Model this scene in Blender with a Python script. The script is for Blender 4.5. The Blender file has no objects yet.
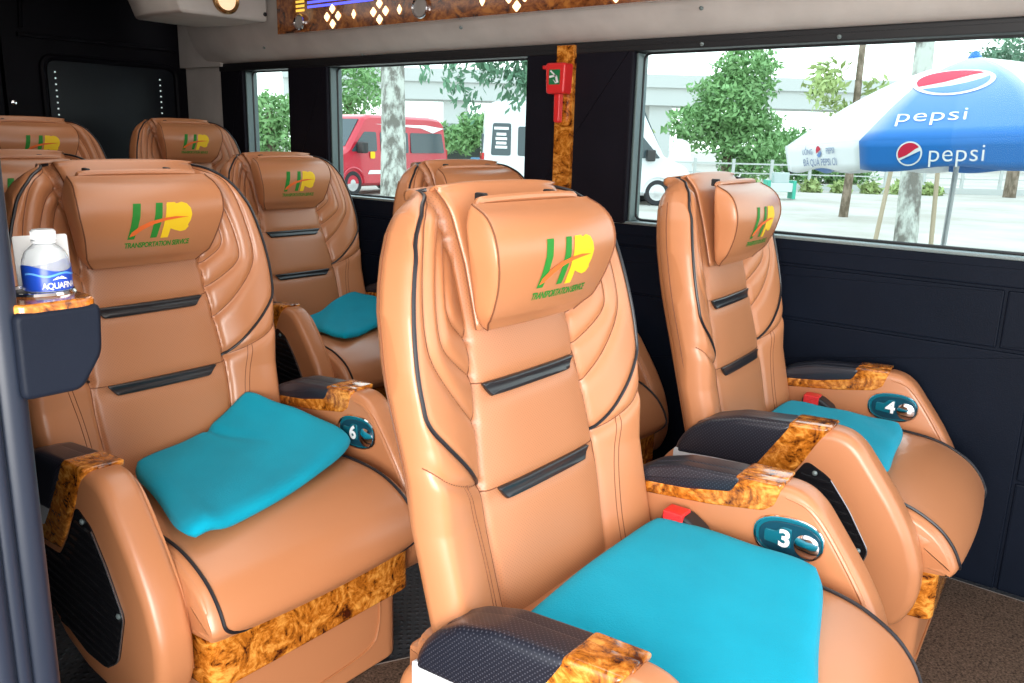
import bpy, bmesh, math, random
import numpy as np
from mathutils import Vector, Matrix, Euler

# ------------------------------------------------------------------ camera, world, lights, exposure
SC = bpy.context.scene
COL = SC.collection
cam_d = bpy.data.cameras.new('camera'); cam = bpy.data.objects.new('camera', cam_d); COL.objects.link(cam)
cam_d.sensor_fit = 'HORIZONTAL'; cam_d.sensor_width = 36.0; cam_d.lens = 36.0 * 837.1 / 1024
cam_d.clip_start = 0.02; cam_d.clip_end = 600
_fw = Vector((math.cos(math.radians(38.304)) * math.cos(math.radians(-13.544)),
              math.sin(math.radians(38.304)) * math.cos(math.radians(-13.544)), math.sin(math.radians(-13.544))))
_rt = _fw.cross(Vector((0, 0, 1))).normalized(); _up = _rt.cross(_fw)
_r = math.radians(1.517)
_rt2 = _rt * math.cos(_r) + _up * math.sin(_r); _up2 = -_rt * math.sin(_r) + _up * math.cos(_r)
_m = Matrix((( _rt2.x, _up2.x, -_fw.x, 0), (_rt2.y, _up2.y, -_fw.y, 0), (_rt2.z, _up2.z, -_fw.z, 1.264), (0, 0, 0, 1)))
cam.matrix_world = _m
SC.camera = cam
SC.view_settings.view_transform = 'Standard'
SC.view_settings.look = 'None'
SC.view_settings.exposure = 0.0
SC.view_settings.gamma = 1.0
SC.view_settings.use_curve_mapping = False
SC.cycles.max_bounces = 10
SC.cycles.use_denoising = True

wd = bpy.data.worlds.new('sky'); SC.world = wd; wd.use_nodes = True
wn = wd.node_tree.nodes; wl = wd.node_tree.links
bg = wn['Background']
tc = wn.new('ShaderNodeTexCoord'); sx = wn.new('ShaderNodeSeparateXYZ'); rmp = wn.new('ShaderNodeValToRGB')
wl.new(tc.outputs['Generated'], sx.inputs[0]); wl.new(sx.outputs['Z'], rmp.inputs[0]); wl.new(rmp.outputs[0], bg.inputs[0])
rmp.color_ramp.elements[0].position = 0.0; rmp.color_ramp.elements[0].color = (1.0, 1.0, 1.0, 1)
rmp.color_ramp.elements[1].position = 0.6; rmp.color_ramp.elements[1].color = (0.80, 0.89, 1.0, 1)
bg.inputs[1].default_value = 2.9

def area(name, loc, rot, sx_, sy_, power, color=(1, 1, 1)):
    d = bpy.data.lights.new(name, 'AREA'); d.shape = 'RECTANGLE'; d.size = sx_; d.size_y = sy_; d.energy = power; d.color = color
    o = bpy.data.objects.new(name, d); COL.objects.link(o); o.location = loc; o.rotation_euler = rot
    return o
# ceiling light strips of the cabin and the daylight that comes in by the open sliding door and the front cab
area('ceiling_light', (1.35, 0.9, 1.93), (0, 0, 0), 0.5, 2.6, 11, (1.0, 0.96, 0.9))
area('ceiling_light', (1.7, 3.2, 1.93), (0, 0, 0), 0.5, 1.4, 3, (1.0, 0.93, 0.85))
_d = area('door_daylight', (-0.72, -0.38, 0.98), (0, 0, 0), 1.3, 1.3, 88, (1.0, 0.97, 0.92))
_d.rotation_euler = Vector((1.70, 1.75, -0.45)).to_track_quat('-Z', 'Y').to_euler()

# ------------------------------------------------------------------ mesh helpers
def new_obj(name, verts, faces, mats=None, parent=None, midx=None, smooth=True):
    me = bpy.data.meshes.new(name)
    me.from_pydata([tuple(map(float, v)) for v in verts], [], [tuple(int(i) for i in f) for f in faces])
    if mats is not None:
        for m in (mats if isinstance(mats, (list, tuple)) else [mats]): me.materials.append(m)
    if midx is not None: me.polygons.foreach_set('material_index', np.array(midx, dtype=np.int32))
    if smooth: me.polygons.foreach_set('use_smooth', np.ones(len(me.polygons), dtype=bool))
    me.validate(); me.update()
    o = bpy.data.objects.new(name, me); COL.objects.link(o)
    if parent is not None: o.parent = parent
    return o

class MB:
    """collects pieces that become ONE mesh"""
    def __init__(self): self.v = []; self.f = []; self.m = []
    def add(self, v, f, m=0):
        n = len(self.v); self.v += [tuple(p) for p in v]; self.f += [tuple(i + n for i in q) for q in f]; self.m += [m] * len(f); return self
    def build(self, name, mats, parent=None, smooth=True, fix=True, sharp=0.6):
        o = new_obj(name, self.v, self.f, mats, parent, self.m, smooth)
        if fix:
            bm = bmesh.new(); bm.from_mesh(o.data); bmesh.ops.recalc_face_normals(bm, faces=bm.faces[:])
            bm.normal_update()
            for e in bm.edges:
                if len(e.link_faces) == 2 and e.calc_face_angle(0) > sharp: e.smooth = False
            bm.to_mesh(o.data); bm.free()
            if len(self.v) < 700: wnm = o.modifiers.new('weighted_normals', 'WEIGHTED_NORMAL'); wnm.keep_sharp = True
        return o

def grid_faces(nu, nv, cu=False, cv=False, base=0):
    """vertex index = i*nv + j"""
    F = []
    for i in range(nu if cu else nu - 1):
        for j in range(nv if cv else nv - 1):
            a = i * nv + j; b = ((i + 1) % nu) * nv + j; c = ((i + 1) % nu) * nv + (j + 1) % nv; d = i * nv + (j + 1) % nv
            F.append((base + a, base + b, base + c, base + d))
    return F

def spline(pts, n):
    """Catmull-Rom resample to n points"""
    P = np.array(pts, float)
    if len(P) == 2: return np.array([P[0] + (P[1] - P[0]) * t for t in np.linspace(0, 1, n)])
    Q = np.vstack([2 * P[0] - P[1], P, 2 * P[-1] - P[-2]])
    out = []
    for t in np.linspace(0, len(P) - 1, n):
        i = min(int(t), len(P) - 2); u = t - i
        a, b, c, d = Q[i], Q[i + 1], Q[i + 2], Q[i + 3]
        out.append(0.5 * (2 * b + (c - a) * u + (2 * a - 5 * b + 4 * c - d) * u * u + (3 * b - 3 * c + d - a) * u ** 3))
    return np.array(out)

def tube(pts, r, k=8, closed=False, caps=True):
    P = np.array(pts, float); n = len(P); V = []; prev = None
    for i in range(n):
        a = P[(i - 1) % n] if (closed or i > 0) else P[i]; b = P[(i + 1) % n] if (closed or i < n - 1) else P[i]
        t = b - a; t = t / (np.linalg.norm(t) + 1e-12)
        if prev is None:
            ref = np.array([0, 0, 1.0]) if abs(t[2]) < 0.9 else np.array([1.0, 0, 0]); u = np.cross(t, ref)
        else: u = prev - t * (prev @ t)
        u /= np.linalg.norm(u) + 1e-12; w = np.cross(t, u); prev = u
        rr = r[i] if hasattr(r, '__len__') else r
        for j in range(k):
            an = 2 * math.pi * j / k; V.append(P[i] + rr * (math.cos(an) * u + math.sin(an) * w))
    F = grid_faces(n, k, closed, True)
    if caps and not closed: F += [tuple(range(k - 1, -1, -1)), tuple((n - 1) * k + j for j in range(k))]
    return V, F

def inset(poly, d):
    P = np.array(poly, float); n = len(P)
    A = 0.5 * sum(P[i][0] * P[(i + 1) % n][1] - P[(i + 1) % n][0] * P[i][1] for i in range(n)); s = 1 if A > 0 else -1
    out = []
    for i in range(n):
        e1 = P[i] - P[i - 1]; e2 = P[(i + 1) % n] - P[i]
        e1 /= np.linalg.norm(e1) + 1e-9; e2 /= np.linalg.norm(e2) + 1e-9
        n1 = s * np.array([-e1[1], e1[0]]); n2 = s * np.array([-e2[1], e2[0]])
        b = n1 + n2; k = max(0.35, 1 + n1 @ n2); out.append(P[i] + d * b / k)
    return np.array(out)

def round_poly(poly, r, k=4):
    P = [np.array(p, float) for p in poly]; n = len(P); out = []
    for i in range(n):
        a, b, c = P[i - 1], P[i], P[(i + 1) % n]
        la = np.linalg.norm(a - b); lc = np.linalg.norm(c - b); d = min(r, la * 0.45, lc * 0.45)
        p0 = b + (a - b) / la * d; p1 = b + (c - b) / lc * d
        for t in np.linspace(0, 1, k + 1): out.append((1 - t) ** 2 * p0 + 2 * t * (1 - t) * b + t * t * p1)
    return np.array(out)

def prism(poly, x0, x1, r0=0.0, r1=0.0, k=4, ax='x', cr=None):
    """extrude a (a,b) polygon from x0 to x1 with rounded ends; ax says which axis is the extrusion"""
    rings = []
    s = 1 if x1 > x0 else -1
    if r0 > 0:
        for t in np.linspace(0, math.pi / 2, k): rings.append((x0 + s * r0 * (1 - math.sin(t)), r0 * (1 - math.cos(t))))
        rings = rings[::-1]
        rings = [(x0 + s * r0 * (1 - math.cos(t)), r0 * (1 - math.sin(t))) for t in np.linspace(0, math.pi / 2, k)]
    else: rings.append((x0, 0))
    if r1 > 0: rings += [(x1 - s * r1 * (1 - math.cos(t)), r1 * (1 - math.sin(t))) for t in np.linspace(math.pi / 2, 0, k)]
    else: rings.append((x1, 0))
    V = []; n = len(poly) if cr is None else len(poly) * 5
    for x, d in rings:
        q = inset(poly, d) if d > 1e-9 else np.array(poly, float)
        if cr is not None: q = round_poly(q, max(cr - 0.6 * d, 0.002), 4)
        for p in q:
            V.append({'x': (x, p[0], p[1]), 'y': (p[0], x, p[1]), 'z': (p[0], p[1], x)}[ax])
    F = grid_faces(len(rings), n, False, True)
    F += [tuple(range(n)), tuple((len(rings) - 1) * n + j for j in range(n - 1, -1, -1))]
    return V, F

def box(x0, x1, y0, y1, z0, z1, r=0.0, k=3):
    lo = sorted((x0, x1)); a = sorted((y0, y1)); b = sorted((z0, z1))
    poly = [(a[0], b[0]), (a[1], b[0]), (a[1], b[1]), (a[0], b[1])]
    if r > 0: poly = round_poly(poly, r, k)
    return prism(poly, lo[0], lo[1], r, r, k)

def lathe(prof, n=32, cx=0, cy=0, cz=0):
    V = []
    for (r, z) in prof:
        for j in range(n): an = 2 * math.pi * j / n; V.append((cx + r * math.cos(an), cy + r * math.sin(an), cz + z))
    F = grid_faces(len(prof), n, False, True)
    if prof[0][0] > 1e-6: F.append(tuple(range(n - 1, -1, -1)))
    if prof[-1][0] > 1e-6: F.append(tuple((len(prof) - 1) * n + j for j in range(n)))
    return V, F

def xf(vf, M):
    v, f = vf
    return [tuple(M @ Vector(p)) for p in v], f

def flat2d(polys, fn, dx=0.03, dz=0.006, tri=None):
    """list of 2-D polygons -> finely cut surface mapped through fn(u,w)->(x,y,z)"""
    MBo = MB()
    for pl in polys:
        bm = bmesh.new()
        if isinstance(pl, tuple):                      # (verts, faces)
            vs = [bm.verts.new((p[0], p[1], 0)) for p in pl[0]]
            for f in pl[1]:
                try: bm.faces.new([vs[i] for i in f])
                except Exception: pass
        else:
            vs = [bm.verts.new((p[0], p[1], 0)) for p in pl]; bm.faces.new(vs)
        bmesh.ops.triangulate(bm, faces=bm.faces[:])
        xs = [v.co.x for v in bm.verts]; ys = [v.co.y for v in bm.verts]
        if dx:
            for c in np.arange(min(xs) + dx, max(xs), dx):
                bmesh.ops.bisect_plane(bm, geom=bm.verts[:] + bm.edges[:] + bm.faces[:], plane_co=(c, 0, 0), plane_no=(1, 0, 0), dist=1e-7)
        if dz:
            for c in np.arange(min(ys) + dz, max(ys), dz):
                bmesh.ops.bisect_plane(bm, geom=bm.verts[:] + bm.edges[:] + bm.faces[:], plane_co=(0, c, 0), plane_no=(0, 1, 0), dist=1e-7)
        bm.verts.index_update()
        MBo.add([fn(v.co.x, v.co.y) for v in bm.verts], [[v.index for v in f.verts] for f in bm.faces])
        bm.free()
    return MBo

_txt = {}
def text2d(s, size=1.0, align='CENTER', shear=0.0, spacing=1.0, bold=0.0):
    key = (s, align, shear, spacing, bold)
    if key not in _txt:
        c = bpy.data.curves.new('lettering', 'FONT'); c.body = s; c.align_x = align; c.align_y = 'CENTER'; c.size = 1.0
        c.shear = shear; c.space_character = spacing; c.offset = bold; c.resolution_u = 4
        o = bpy.data.objects.new('lettering', c); COL.objects.link(o)
        dg = bpy.context.evaluated_depsgraph_get(); me = bpy.data.meshes.new_from_object(o.evaluated_get(dg))
        _txt[key] = ([(v.co.x, v.co.y) for v in me.vertices], [tuple(p.vertices) for p in me.polygons])
        bpy.data.meshes.remove(me); bpy.data.objects.remove(o); bpy.data.curves.remove(c)
    v, f = _txt[key]
    return [(x * size, y * size) for x, y in v], f

def empty(name, loc=(0, 0, 0), rz=0.0):
    o = bpy.data.objects.new(name, None); COL.objects.link(o); o.location = loc; o.rotation_euler = (0, 0, rz); o.empty_display_size = 0.05
    return o
def tag(o, label, cat, group=None, kind=None):
    o['label'] = label; o['category'] = cat
    if group: o['group'] = group
    if kind: o['kind'] = kind
    return o
def struct(o): o['kind'] = 'structure'; return o
def copy_tree(o, parent=None):
    c = o.copy(); COL.objects.link(c); c.parent = parent
    for ch in o.children: copy_tree(ch, c)
    return c

# ------------------------------------------------------------------ materials
def mat(name, col=(0.5, 0.5, 0.5), rough=0.5, metal=0.0, spec=0.5, coat=0.0, emit=None, estr=0.0):
    m = bpy.data.materials.new(name); m.use_nodes = True; b = m.node_tree.nodes['Principled BSDF']
    b.inputs['Base Color'].default_value = (*col, 1); b.inputs['Roughness'].default_value = rough; b.inputs['Metallic'].default_value = metal
    b.inputs['Specular IOR Level'].default_value = spec; b.inputs['Coat Weight'].default_value = coat; b.inputs['Coat Roughness'].default_value = 0.08
    if emit: b.inputs['Emission Color'].default_value = (*emit, 1); b.inputs['Emission Strength'].default_value = estr
    return m
def N(m, t, **kw):
    n = m.node_tree.nodes.new(t)
    for k, v in kw.items(): setattr(n, k, v)
    return n
def L(m, a, b): m.node_tree.links.new(a, b)
def BS(m): return m.node_tree.nodes['Principled BSDF']
def coords(m, scale=(1, 1, 1)):
    t = N(m, 'ShaderNodeTexCoord'); mp = N(m, 'ShaderNodeMapping'); mp.inputs['Scale'].default_value = scale
    L(m, t.outputs['Object'], mp.inputs[0]); return mp.outputs[0]
def noise(m, vec, scale, detail=3, rough=0.5, dist=0.0):
    n = N(m, 'ShaderNodeTexNoise'); n.inputs['Scale'].default_value = scale; n.inputs['Detail'].default_value = detail
    n.inputs['Roughness'].default_value = rough; n.inputs['Distortion'].default_value = dist
    if vec is not None: L(m, vec, n.inputs['Vector'])
    return n
def ramp(m, fac, stops):
    r = N(m, 'ShaderNodeValToRGB'); e = r.color_ramp.elements
    while len(e) < len(stops): e.new(0.5)
    for i, (p, c) in enumerate(stops): e[i].position = p; e[i].color = (*c, 1)
    L(m, fac, r.inputs[0]); return r.outputs[0]
def bump(m, h, strength=0.2, dist=0.002):
    b = N(m, 'ShaderNodeBump'); b.inputs['Strength'].default_value = strength; b.inputs['Distance'].default_value = dist
    L(m, h, b.inputs['Height']); L(m, b.outputs[0], BS(m).inputs['Normal']); return b
def mth(m, op, a, b=None, clamp=False):
    n = N(m, 'ShaderNodeMath', operation=op); n.use_clamp = clamp
    for i, x in enumerate((a, b)):
        if x is None: continue
        if isinstance(x, (int, float)): n.inputs[i].default_value = x
        else: L(m, x, n.inputs[i])
    return n.outputs[0]
def mixc(m, fac, a, b):
    n = N(m, 'ShaderNodeMix', data_type='RGBA')
    if isinstance(fac, (int, float)): n.inputs[0].default_value = fac
    else: L(m, fac, n.inputs[0])
    for i, x in ((6, a), (7, b)):
        if isinstance(x, tuple): n.inputs[i].default_value = (*x, 1)
        else: L(m, x, n.inputs[i])
    return n.outputs[2]
def dots(m, vec, axes, period, thr):
    s = N(m, 'ShaderNodeSeparateXYZ'); L(m, vec, s.inputs[0]); k = 2 * math.pi / period
    a = mth(m, 'SINE', mth(m, 'MULTIPLY', s.outputs[axes[0]], k)); b = mth(m, 'SINE', mth(m, 'MULTIPLY', s.outputs[axes[1]], k))
    return mth(m, 'MULTIPLY', mth(m, 'SUBTRACT', mth(m, 'MULTIPLY', a, b), thr), 1.0 / (1 - thr), True)

TAN = (0.515, 0.205, 0.088)
def leather(name, col=TAN, rough=0.33, perf=False):
    m = mat(name, col, rough, spec=0.7); v = coords(m)
    n1 = noise(m, v, 3.0, 2); c = mixc(m, n1.outputs[0], tuple(x * 0.93 for x in col), tuple(min(1, x * 1.07) for x in col))
    n2 = noise(m, v, 420, 2); h = n2.outputs[0]
    if perf:
        d = dots(m, v, ('X', 'Z'), 0.0066, 0.55); c = mixc(m, mth(m, 'MULTIPLY', d, 0.55), c, tuple(x * 0.35 for x in col))
        h = mth(m, 'SUBTRACT', mth(m, 'MULTIPLY', h, 0.4), d)
    L(m, c, BS(m).inputs['Base Color']); bump(m, h, 0.12, 0.0008); return m
M_leather = leather('tan_leather')
M_perf = leather('perforated_tan_leather', tuple(x * 0.93 for x in TAN), 0.42, True)
M_shell = leather('dark_tan_leather', (0.42, 0.16, 0.06), 0.4)
M_seam = mat('seam_thread', (0.19, 0.065, 0.025), 0.7)
M_cord = mat('black_piping', (0.012, 0.012, 0.016), 0.35)
M_strip = leather('black_glossy_leather', (0.014, 0.014, 0.017), 0.3)
def m_pad():
    m = mat('perforated_black_leather', (0.022, 0.023, 0.032), 0.34); v = coords(m)
    g = N(m, 'ShaderNodeNewGeometry'); nz = N(m, 'ShaderNodeSeparateXYZ'); L(m, g.outputs['Normal'], nz.inputs[0])
    flat = mth(m, 'GREATER_THAN', mth(m, 'ABSOLUTE', nz.outputs['Z']), 0.6); rise = mth(m, 'SUBTRACT', 1.0, flat)
    d = dots(m, v, ('Y', 'Z'), 0.0085, 0.5); d2 = dots(m, v, ('X', 'Y'), 0.0085, 0.5); dd = mth(m, 'ADD', mth(m, 'MULTIPLY', d, rise), mth(m, 'MULTIPLY', d2, flat))
    L(m, mixc(m, mth(m, 'MULTIPLY', dd, 0.26), (0.012, 0.013, 0.021), (0.28, 0.28, 0.33)), BS(m).inputs['Base Color'])
    bump(m, noise(m, v, 500, 2).outputs[0], 0.1, 0.0006); return m
M_pad = m_pad()
def burl(name, a=(0.09, 0.022, 0.004), b=(0.50, 0.18, 0.028), c=(0.76, 0.36, 0.08), sc=14.0):
    m = mat(name, b, 0.18, coat=0.7); v = coords(m, (1.0, 0.75, 1.0))
    n1 = noise(m, v, sc, 6, 0.62, 2.2); n2 = noise(m, v, sc * 4.2, 4, 0.6, 1.2)
    f = mth(m, 'ADD', mth(m, 'MULTIPLY', n1.outputs[0], 0.7), mth(m, 'MULTIPLY', n2.outputs[0], 0.3))
    L(m, ramp(m, f, [(0.38, a), (0.44, tuple(0.5 * (x + y) for x, y in zip(a, b))), (0.50, b), (0.62, c)]), BS(m).inputs['Base Color']); return m
M_burl = burl('burl_wood', (0.06, 0.010, 0.002), (0.52, 0.155, 0.014), (0.86, 0.38, 0.07), 17)
M_burl_dark = burl('dark_burl_wood', (0.03, 0.006, 0.003), (0.24, 0.07, 0.016), (0.45, 0.16, 0.03), 11)
M_silver = mat('silver_inlay', (0.60, 0.61, 0.62), 0.25, 0.0, 0.8)
M_chrome = mat('chrome', (0.8, 0.8, 0.82), 0.1, 1.0)
M_grille = mat('black_plastic', (0.010, 0.010, 0.012), 0.22)
M_teal_reflection = mat('painted_teal_reflection', (0.01, 0.16, 0.22), 0.12, 0.3)  # teal reflected by the chrome switch badge, put into the base colour
M_navy = mat('navy_plastic', (0.008, 0.05, 0.08), 0.15)
M_white = mat('white_paint', (0.85, 0.85, 0.85), 0.5)
M_red = mat('red_plastic', (0.75, 0.03, 0.03), 0.3)
M_black = mat('black_plastic_matt', (0.012, 0.012, 0.014), 0.5)
M_green_em = mat('green_embroidery', (0.015, 0.22, 0.02), 0.7)
M_yellow_em = mat('yellow_embroidery', (0.90, 0.58, 0.01), 0.7)
M_orange_em = mat('orange_embroidery', (0.80, 0.14, 0.02), 0.7)
def m_towel():
    c0 = (0.004, 0.36, 0.50); m = mat('teal_microfibre', c0, 0.95, spec=0.15); v = coords(m)
    b = BS(m); b.inputs['Sheen Weight'].default_value = 0.12; b.inputs['Sheen Tint'].default_value = (0.5, 0.9, 1.0, 1)
    n = noise(m, v, 9, 3); L(m, mixc(m, n.outputs[0], (0.001, 0.30, 0.44), (0.003, 0.38, 0.54)), b.inputs['Base Color'])
    bump(m, noise(m, v, 260, 3, 0.7).outputs[0], 0.35, 0.003); return m
M_towel = m_towel()
def m_fabric(name, col, sc=300, strength=0.25, rough=0.6):
    m = mat(name, col, rough, spec=0.09); v = coords(m)
    n = noise(m, v, 7, 4); L(m, mixc(m, n.outputs[0], tuple(x * 0.8 for x in col), tuple(x * 1.2 for x in col)), BS(m).inputs['Base Color'])
    bump(m, noise(m, v, sc, 3).outputs[0], strength, 0.002); return m
M_wall = m_fabric('dark_navy_wall_vinyl', (0.005, 0.008, 0.016), 240, 0.3, 0.5)
M_pillar = m_fabric('dark_pillar_vinyl', (0.010, 0.009, 0.014), 240, 0.3, 0.55)
M_rearwall = m_fabric('black_rear_vinyl', (0.004, 0.0035, 0.006), 200, 0.2, 0.5)
M_grey = m_fabric('warm_grey_trim', (0.56, 0.51, 0.475), 160, 0.15, 0.6)
M_rubber = mat('window_rubber', (0.010, 0.010, 0.012), 0.5)
M_seal = m_fabric('blue_black_seal', (0.016, 0.025, 0.048), 200, 0.2, 0.45)
M_reveal = mat('greenish_reveal', (0.10, 0.14, 0.14), 0.35)
M_alu = mat('aluminium_edge', (0.22, 0.27, 0.27), 0.4, 0.3)
def m_carpet():
    m = mat('brown_carpet', (0.10, 0.065, 0.045), 1.0, spec=0.1); v = coords(m); n = noise(m, v, 160, 4, 0.8)
    L(m, ramp(m, n.outputs[0], [(0.35, (0.03, 0.02, 0.014)), (0.65, (0.21, 0.14, 0.10))]), BS(m).inputs['Base Color']); bump(m, n.outputs[0], 0.8, 0.01); return m
M_carpet = m_carpet()
def m_mat_rubber():
    m = mat('ribbed_rubber_mat', (0.03, 0.034, 0.04), 0.6); v = coords(m); d = dots(m, v, ('X', 'Y'), 0.03, 0.2); bump(m, d, 0.8, 0.004); return m
M_ribbed = m_mat_rubber()
def m_glass():
    m = bpy.data.materials.new('window_glass'); m.use_nodes = True; nt = m.node_tree; nt.nodes.clear()
    o = nt.nodes.new('ShaderNodeOutputMaterial'); mx = nt.nodes.new('ShaderNodeMixShader'); t = nt.nodes.new('ShaderNodeBsdfTransparent'); g = nt.nodes.new('ShaderNodeBsdfGlossy')
    t.inputs[0].default_value = (0.90, 0.97, 0.95, 1); g.inputs['Roughness'].default_value = 0.02; mx.inputs[0].default_value = 0.006
    nt.links.new(t.outputs[0], mx.inputs[1]); nt.links.new(g.outputs[0], mx.inputs[2]); nt.links.new(mx.outputs[0], o.inputs[0]); return m
M_glass = m_glass()

# ------------------------------------------------------------------ cabin shell
W = 2.68
def wall_panel(name, y0, y1, z0, z1, material, parent=None, x=W, t=0.05, r=0.008):
    v, f = box(x, x + t, y0, y1, z0, z1, r); return MB().add(v, f).build(name, material, parent)
wl_ = MB()
for (y0, y1, z0, z1) in ((-1.2, 4.5, 0.897, 0.975), (0.359, 4.5, 0.722, 0.889), (-1.2, 0.351, 0.722, 0.889), (0.262, 4.5, -0.05, 0.714), (-1.2, 0.254, 0.345, 0.714), (-1.2, 0.254, -0.05, 0.337)):
    wl_.add(*box(W, W + 0.05, y0, y1, z0, z1, 0.006))
wl_.add(*box(W + 0.006, W + 0.05, -1.2, 4.5, -0.05, 0.975))
struct(wl_.build('wall_left', M_wall))
# upright panels between the windows (the dark pillars)
pl = MB()
for (y0, y1) in ((1.598, 2.075), (3.263, 3.56), (3.94, 4.14)):
    pl.add(*box(W - 0.012, W + 0.05, y0, y1, 0.975, 1.60, 0.012)); pl.add(*box(W + 0.045, W + 0.08, y0 + 0.004, y1 - 0.004, 0.96, 1.62))
struct(pl.build('trim_1', M_pillar))
hd = MB(); hd.add(*box(W - 0.016, W + 0.08, -1.2, 4.14, 1.575, 1.615, 0.006))
struct(hd.build('trim_2', M_rubber))
sl = MB(); sl.add(*box(W - 0.004, W + 0.08, -1.2, 4.14, 0.974, 0.985, 0.004)); struct(sl.build('trim_3', M_alu))
def window(n, y0, y1, lean=0.0):
    g = MB(); g.add(*box(W + 0.050, W + 0.056, y0 - 0.02, y1 + 0.02, 0.97, 1.60)); o = struct(g.build('window_%d' % n, M_glass, smooth=False))
    fr = MB()
    a, b, c, d = y0, y1, 0.985, 1.573
    for (p0, p1, q0, q1) in ((a - 0.0, a + 0.010, c, d), (b - 0.010, b, c, d)):
        fr.add(*box(W + 0.006, W + 0.075, p0, p1, q0, q1, 0.004))
    fr.build('window_frame', M_reveal, o)
    gs = MB()
    loop = round_poly([(a + 0.010, c + 0.004), (b - 0.010, c + 0.004), (b - 0.010, d), (a + 0.010, d)], 0.03, 5)
    gs.add(*tube([(W + 0.046, p[0], p[1]) for p in loop], 0.005, 6, True)); gs.build('window_gasket', M_rubber, o)
    return o
window(1, 3.56, 3.94); window(2, 2.075, 3.263); window(3, -1.0, 1.598)
# cove trim above the windows, end corner trim and ceiling
cv = MB()
prof = spline([(W + 0.02, 1.612), (W - 0.03, 1.622), (W - 0.08, 1.655), (W - 0.125, 1.71), (W - 0.155, 1.80), (W - 0.165, 1.97)], 18)
V = [(p[0], y, p[1]) for y in np.linspace(-1.2, 4.2, 30) for p in prof]
cv.add(V, grid_faces(30, len(prof))); 
cove = struct(cv.build('trim_4', M_grey, fix=False))
def stud(y, x, z, parent):
    m_ = MB(); m_.add(*xf(lathe([(0.007, 0), (0.007, 0.003), (0.005, 0.006), (0.0, 0.007)], 12), Matrix.Translation((x, y, z)) @ Matrix.Rotation(math.radians(-140), 4, 'Y')))
    m_.build('trim_screw', M_alu, parent)
for (y, x, z) in ((3.62, W - 0.095, 1.668), (2.32, W - 0.115, 1.684), (1.30, W - 0.115, 1.684), (3.0, W - 0.018, 1.62), (1.335, W - 0.022, 1.588), (0.89, W - 0.022, 1.588)): stud(y, x, z, cove)
ct = MB()
ct.add(*prism([(W + 0.03, 4.12), (W - 0.005, 4.14), (W - 0.012, 4.28), (W - 0.015, 4.48), (W + 0.03, 4.48)], 0.0, 1.60, 0, 0, ax='z'))
ct.add(*prism([(W + 0.03, 4.10), (W - 0.03, 4.10), (W - 0.05, 4.26), (W - 0.05, 4.48), (W + 0.03, 4.48)], 1.60, 1.97, 0, 0, ax='z'))
struct(ct.build('trim_5', M_grey))
ce = MB(); ce.add(*box(-0.15, W, -1.2, 4.5, 1.965, 2.02)); struct(ce.build('ceiling', M_grey))
fl = MB(); fl.add(*box(-0.2, W + 0.05, -1.2, 4.5, -0.12, 0.0)); struct(fl.build('floor', M_ribbed))
# carpet mat with a pale bound edge
cp = empty('carpet_mat', (0, 0, 0)); tag(cp, 'brown carpet mat with pale bound edge covering the cabin floor', 'carpet')
loop = round_poly([(-0.15, -1.1), (W - 0.075, -1.1), (W - 0.055, 0.17), (W - 0.045, 0.44), (W - 0.5, 0.62), (1.75, 1.22), (1.36, 1.28), (0.72, 1.62), (-0.15, 1.75)], 0.04, 5)
MB().add(*prism(loop, 0.0, 0.014, 0, 0.004, ax='z')).build('carpet_pile', M_carpet, cp)
MB().add(*tube([(p[0], p[1], 0.0078) for p in loop], 0.006, 6, True)).build('bound_edge', mat('pale_binding', (0.32, 0.28, 0.25), 0.8), cp)
# raised step under the rear bench
st_ = MB(); st_.add(*box(0.14, W - 0.01, 3.20, 4.44, 0.0, 0.246, 0.02)); st_.add(*box(1.915, W - 0.01, 3.22, 4.42, 0.20, 0.290, 0.004)); struct(st_.build('trim_7', M_ribbed))
# rear doors
rw = MB(); rw.add(*box(1.73, W, 4.46, 4.54, -0.05, 1.98, 0.004)); rw.add(*box(-0.1, 1.715, 4.46, 4.54, -0.05, 1.98, 0.004)); rw.add(*box(-0.1, W, 4.5, 4.56, -0.05, 1.98))
rear = struct(rw.build('wall_back', M_rearwall))
fr_ = MB()
lp = round_poly([(1.90, 0.95), (2.60, 0.95), (2.60, 1.60), (1.90, 1.60)], 0.06, 6)
fr_.add(*tube([(p[0], 4.455, p[1]) for p in lp], 0.016, 8, True)); fr_.build('panel_frame', M_rearwall, rear)
MB().add(*prism(round_poly([(1.92, 0.97), (2.58, 0.97), (2.58, 1.585), (1.92, 1.585)], 0.05, 5), 4.450, 4.462, 0, 0, ax='y')).build('dark_pane', mat('dark_smoked_glass', (0.005, 0.007, 0.011), 0.35, spec=0.25), rear)
lr = MB(); lr.add(*box(1.80, 2.60, 4.44, 4.462, 1.68, 1.70, 0.004)); lr.add(*tube([(1.82, 4.45, 1.72), (1.83, 4.45, 1.86), (1.9, 4.45, 1.93)], 0.01, 6)); lr.build('panel_ridge', M_rearwall, rear)
M_ledw = mat('led_white', (0.7, 0.8, 0.8), 0.4, emit=(0.8, 0.95, 0.95), estr=0.55)
for k in range(2):
    for i in range(12):
        z = 1.53 - 0.029 * i; x = (1.955, 2.50)[k]
        MB().add(*xf(lathe([(0.0042, 0), (0.0042, 0.003), (0.0, 0.005)], 8), Matrix.Translation((x, 4.449, z)) @ Matrix.Rotation(math.radians(90), 4, 'X'))).build('led', M_ledw, rear)
for (x, z) in ((1.755, 1.375), (1.67, 1.39)): MB().add(*xf(lathe([(0.012, 0), (0.012, 0.006), (0.0, 0.01)], 10), Matrix.Translation((x, 4.458, z)) @ Matrix.Rotation(math.radians(90), 4, 'X'))).build('door_screw', M_chrome, rear)
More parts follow.
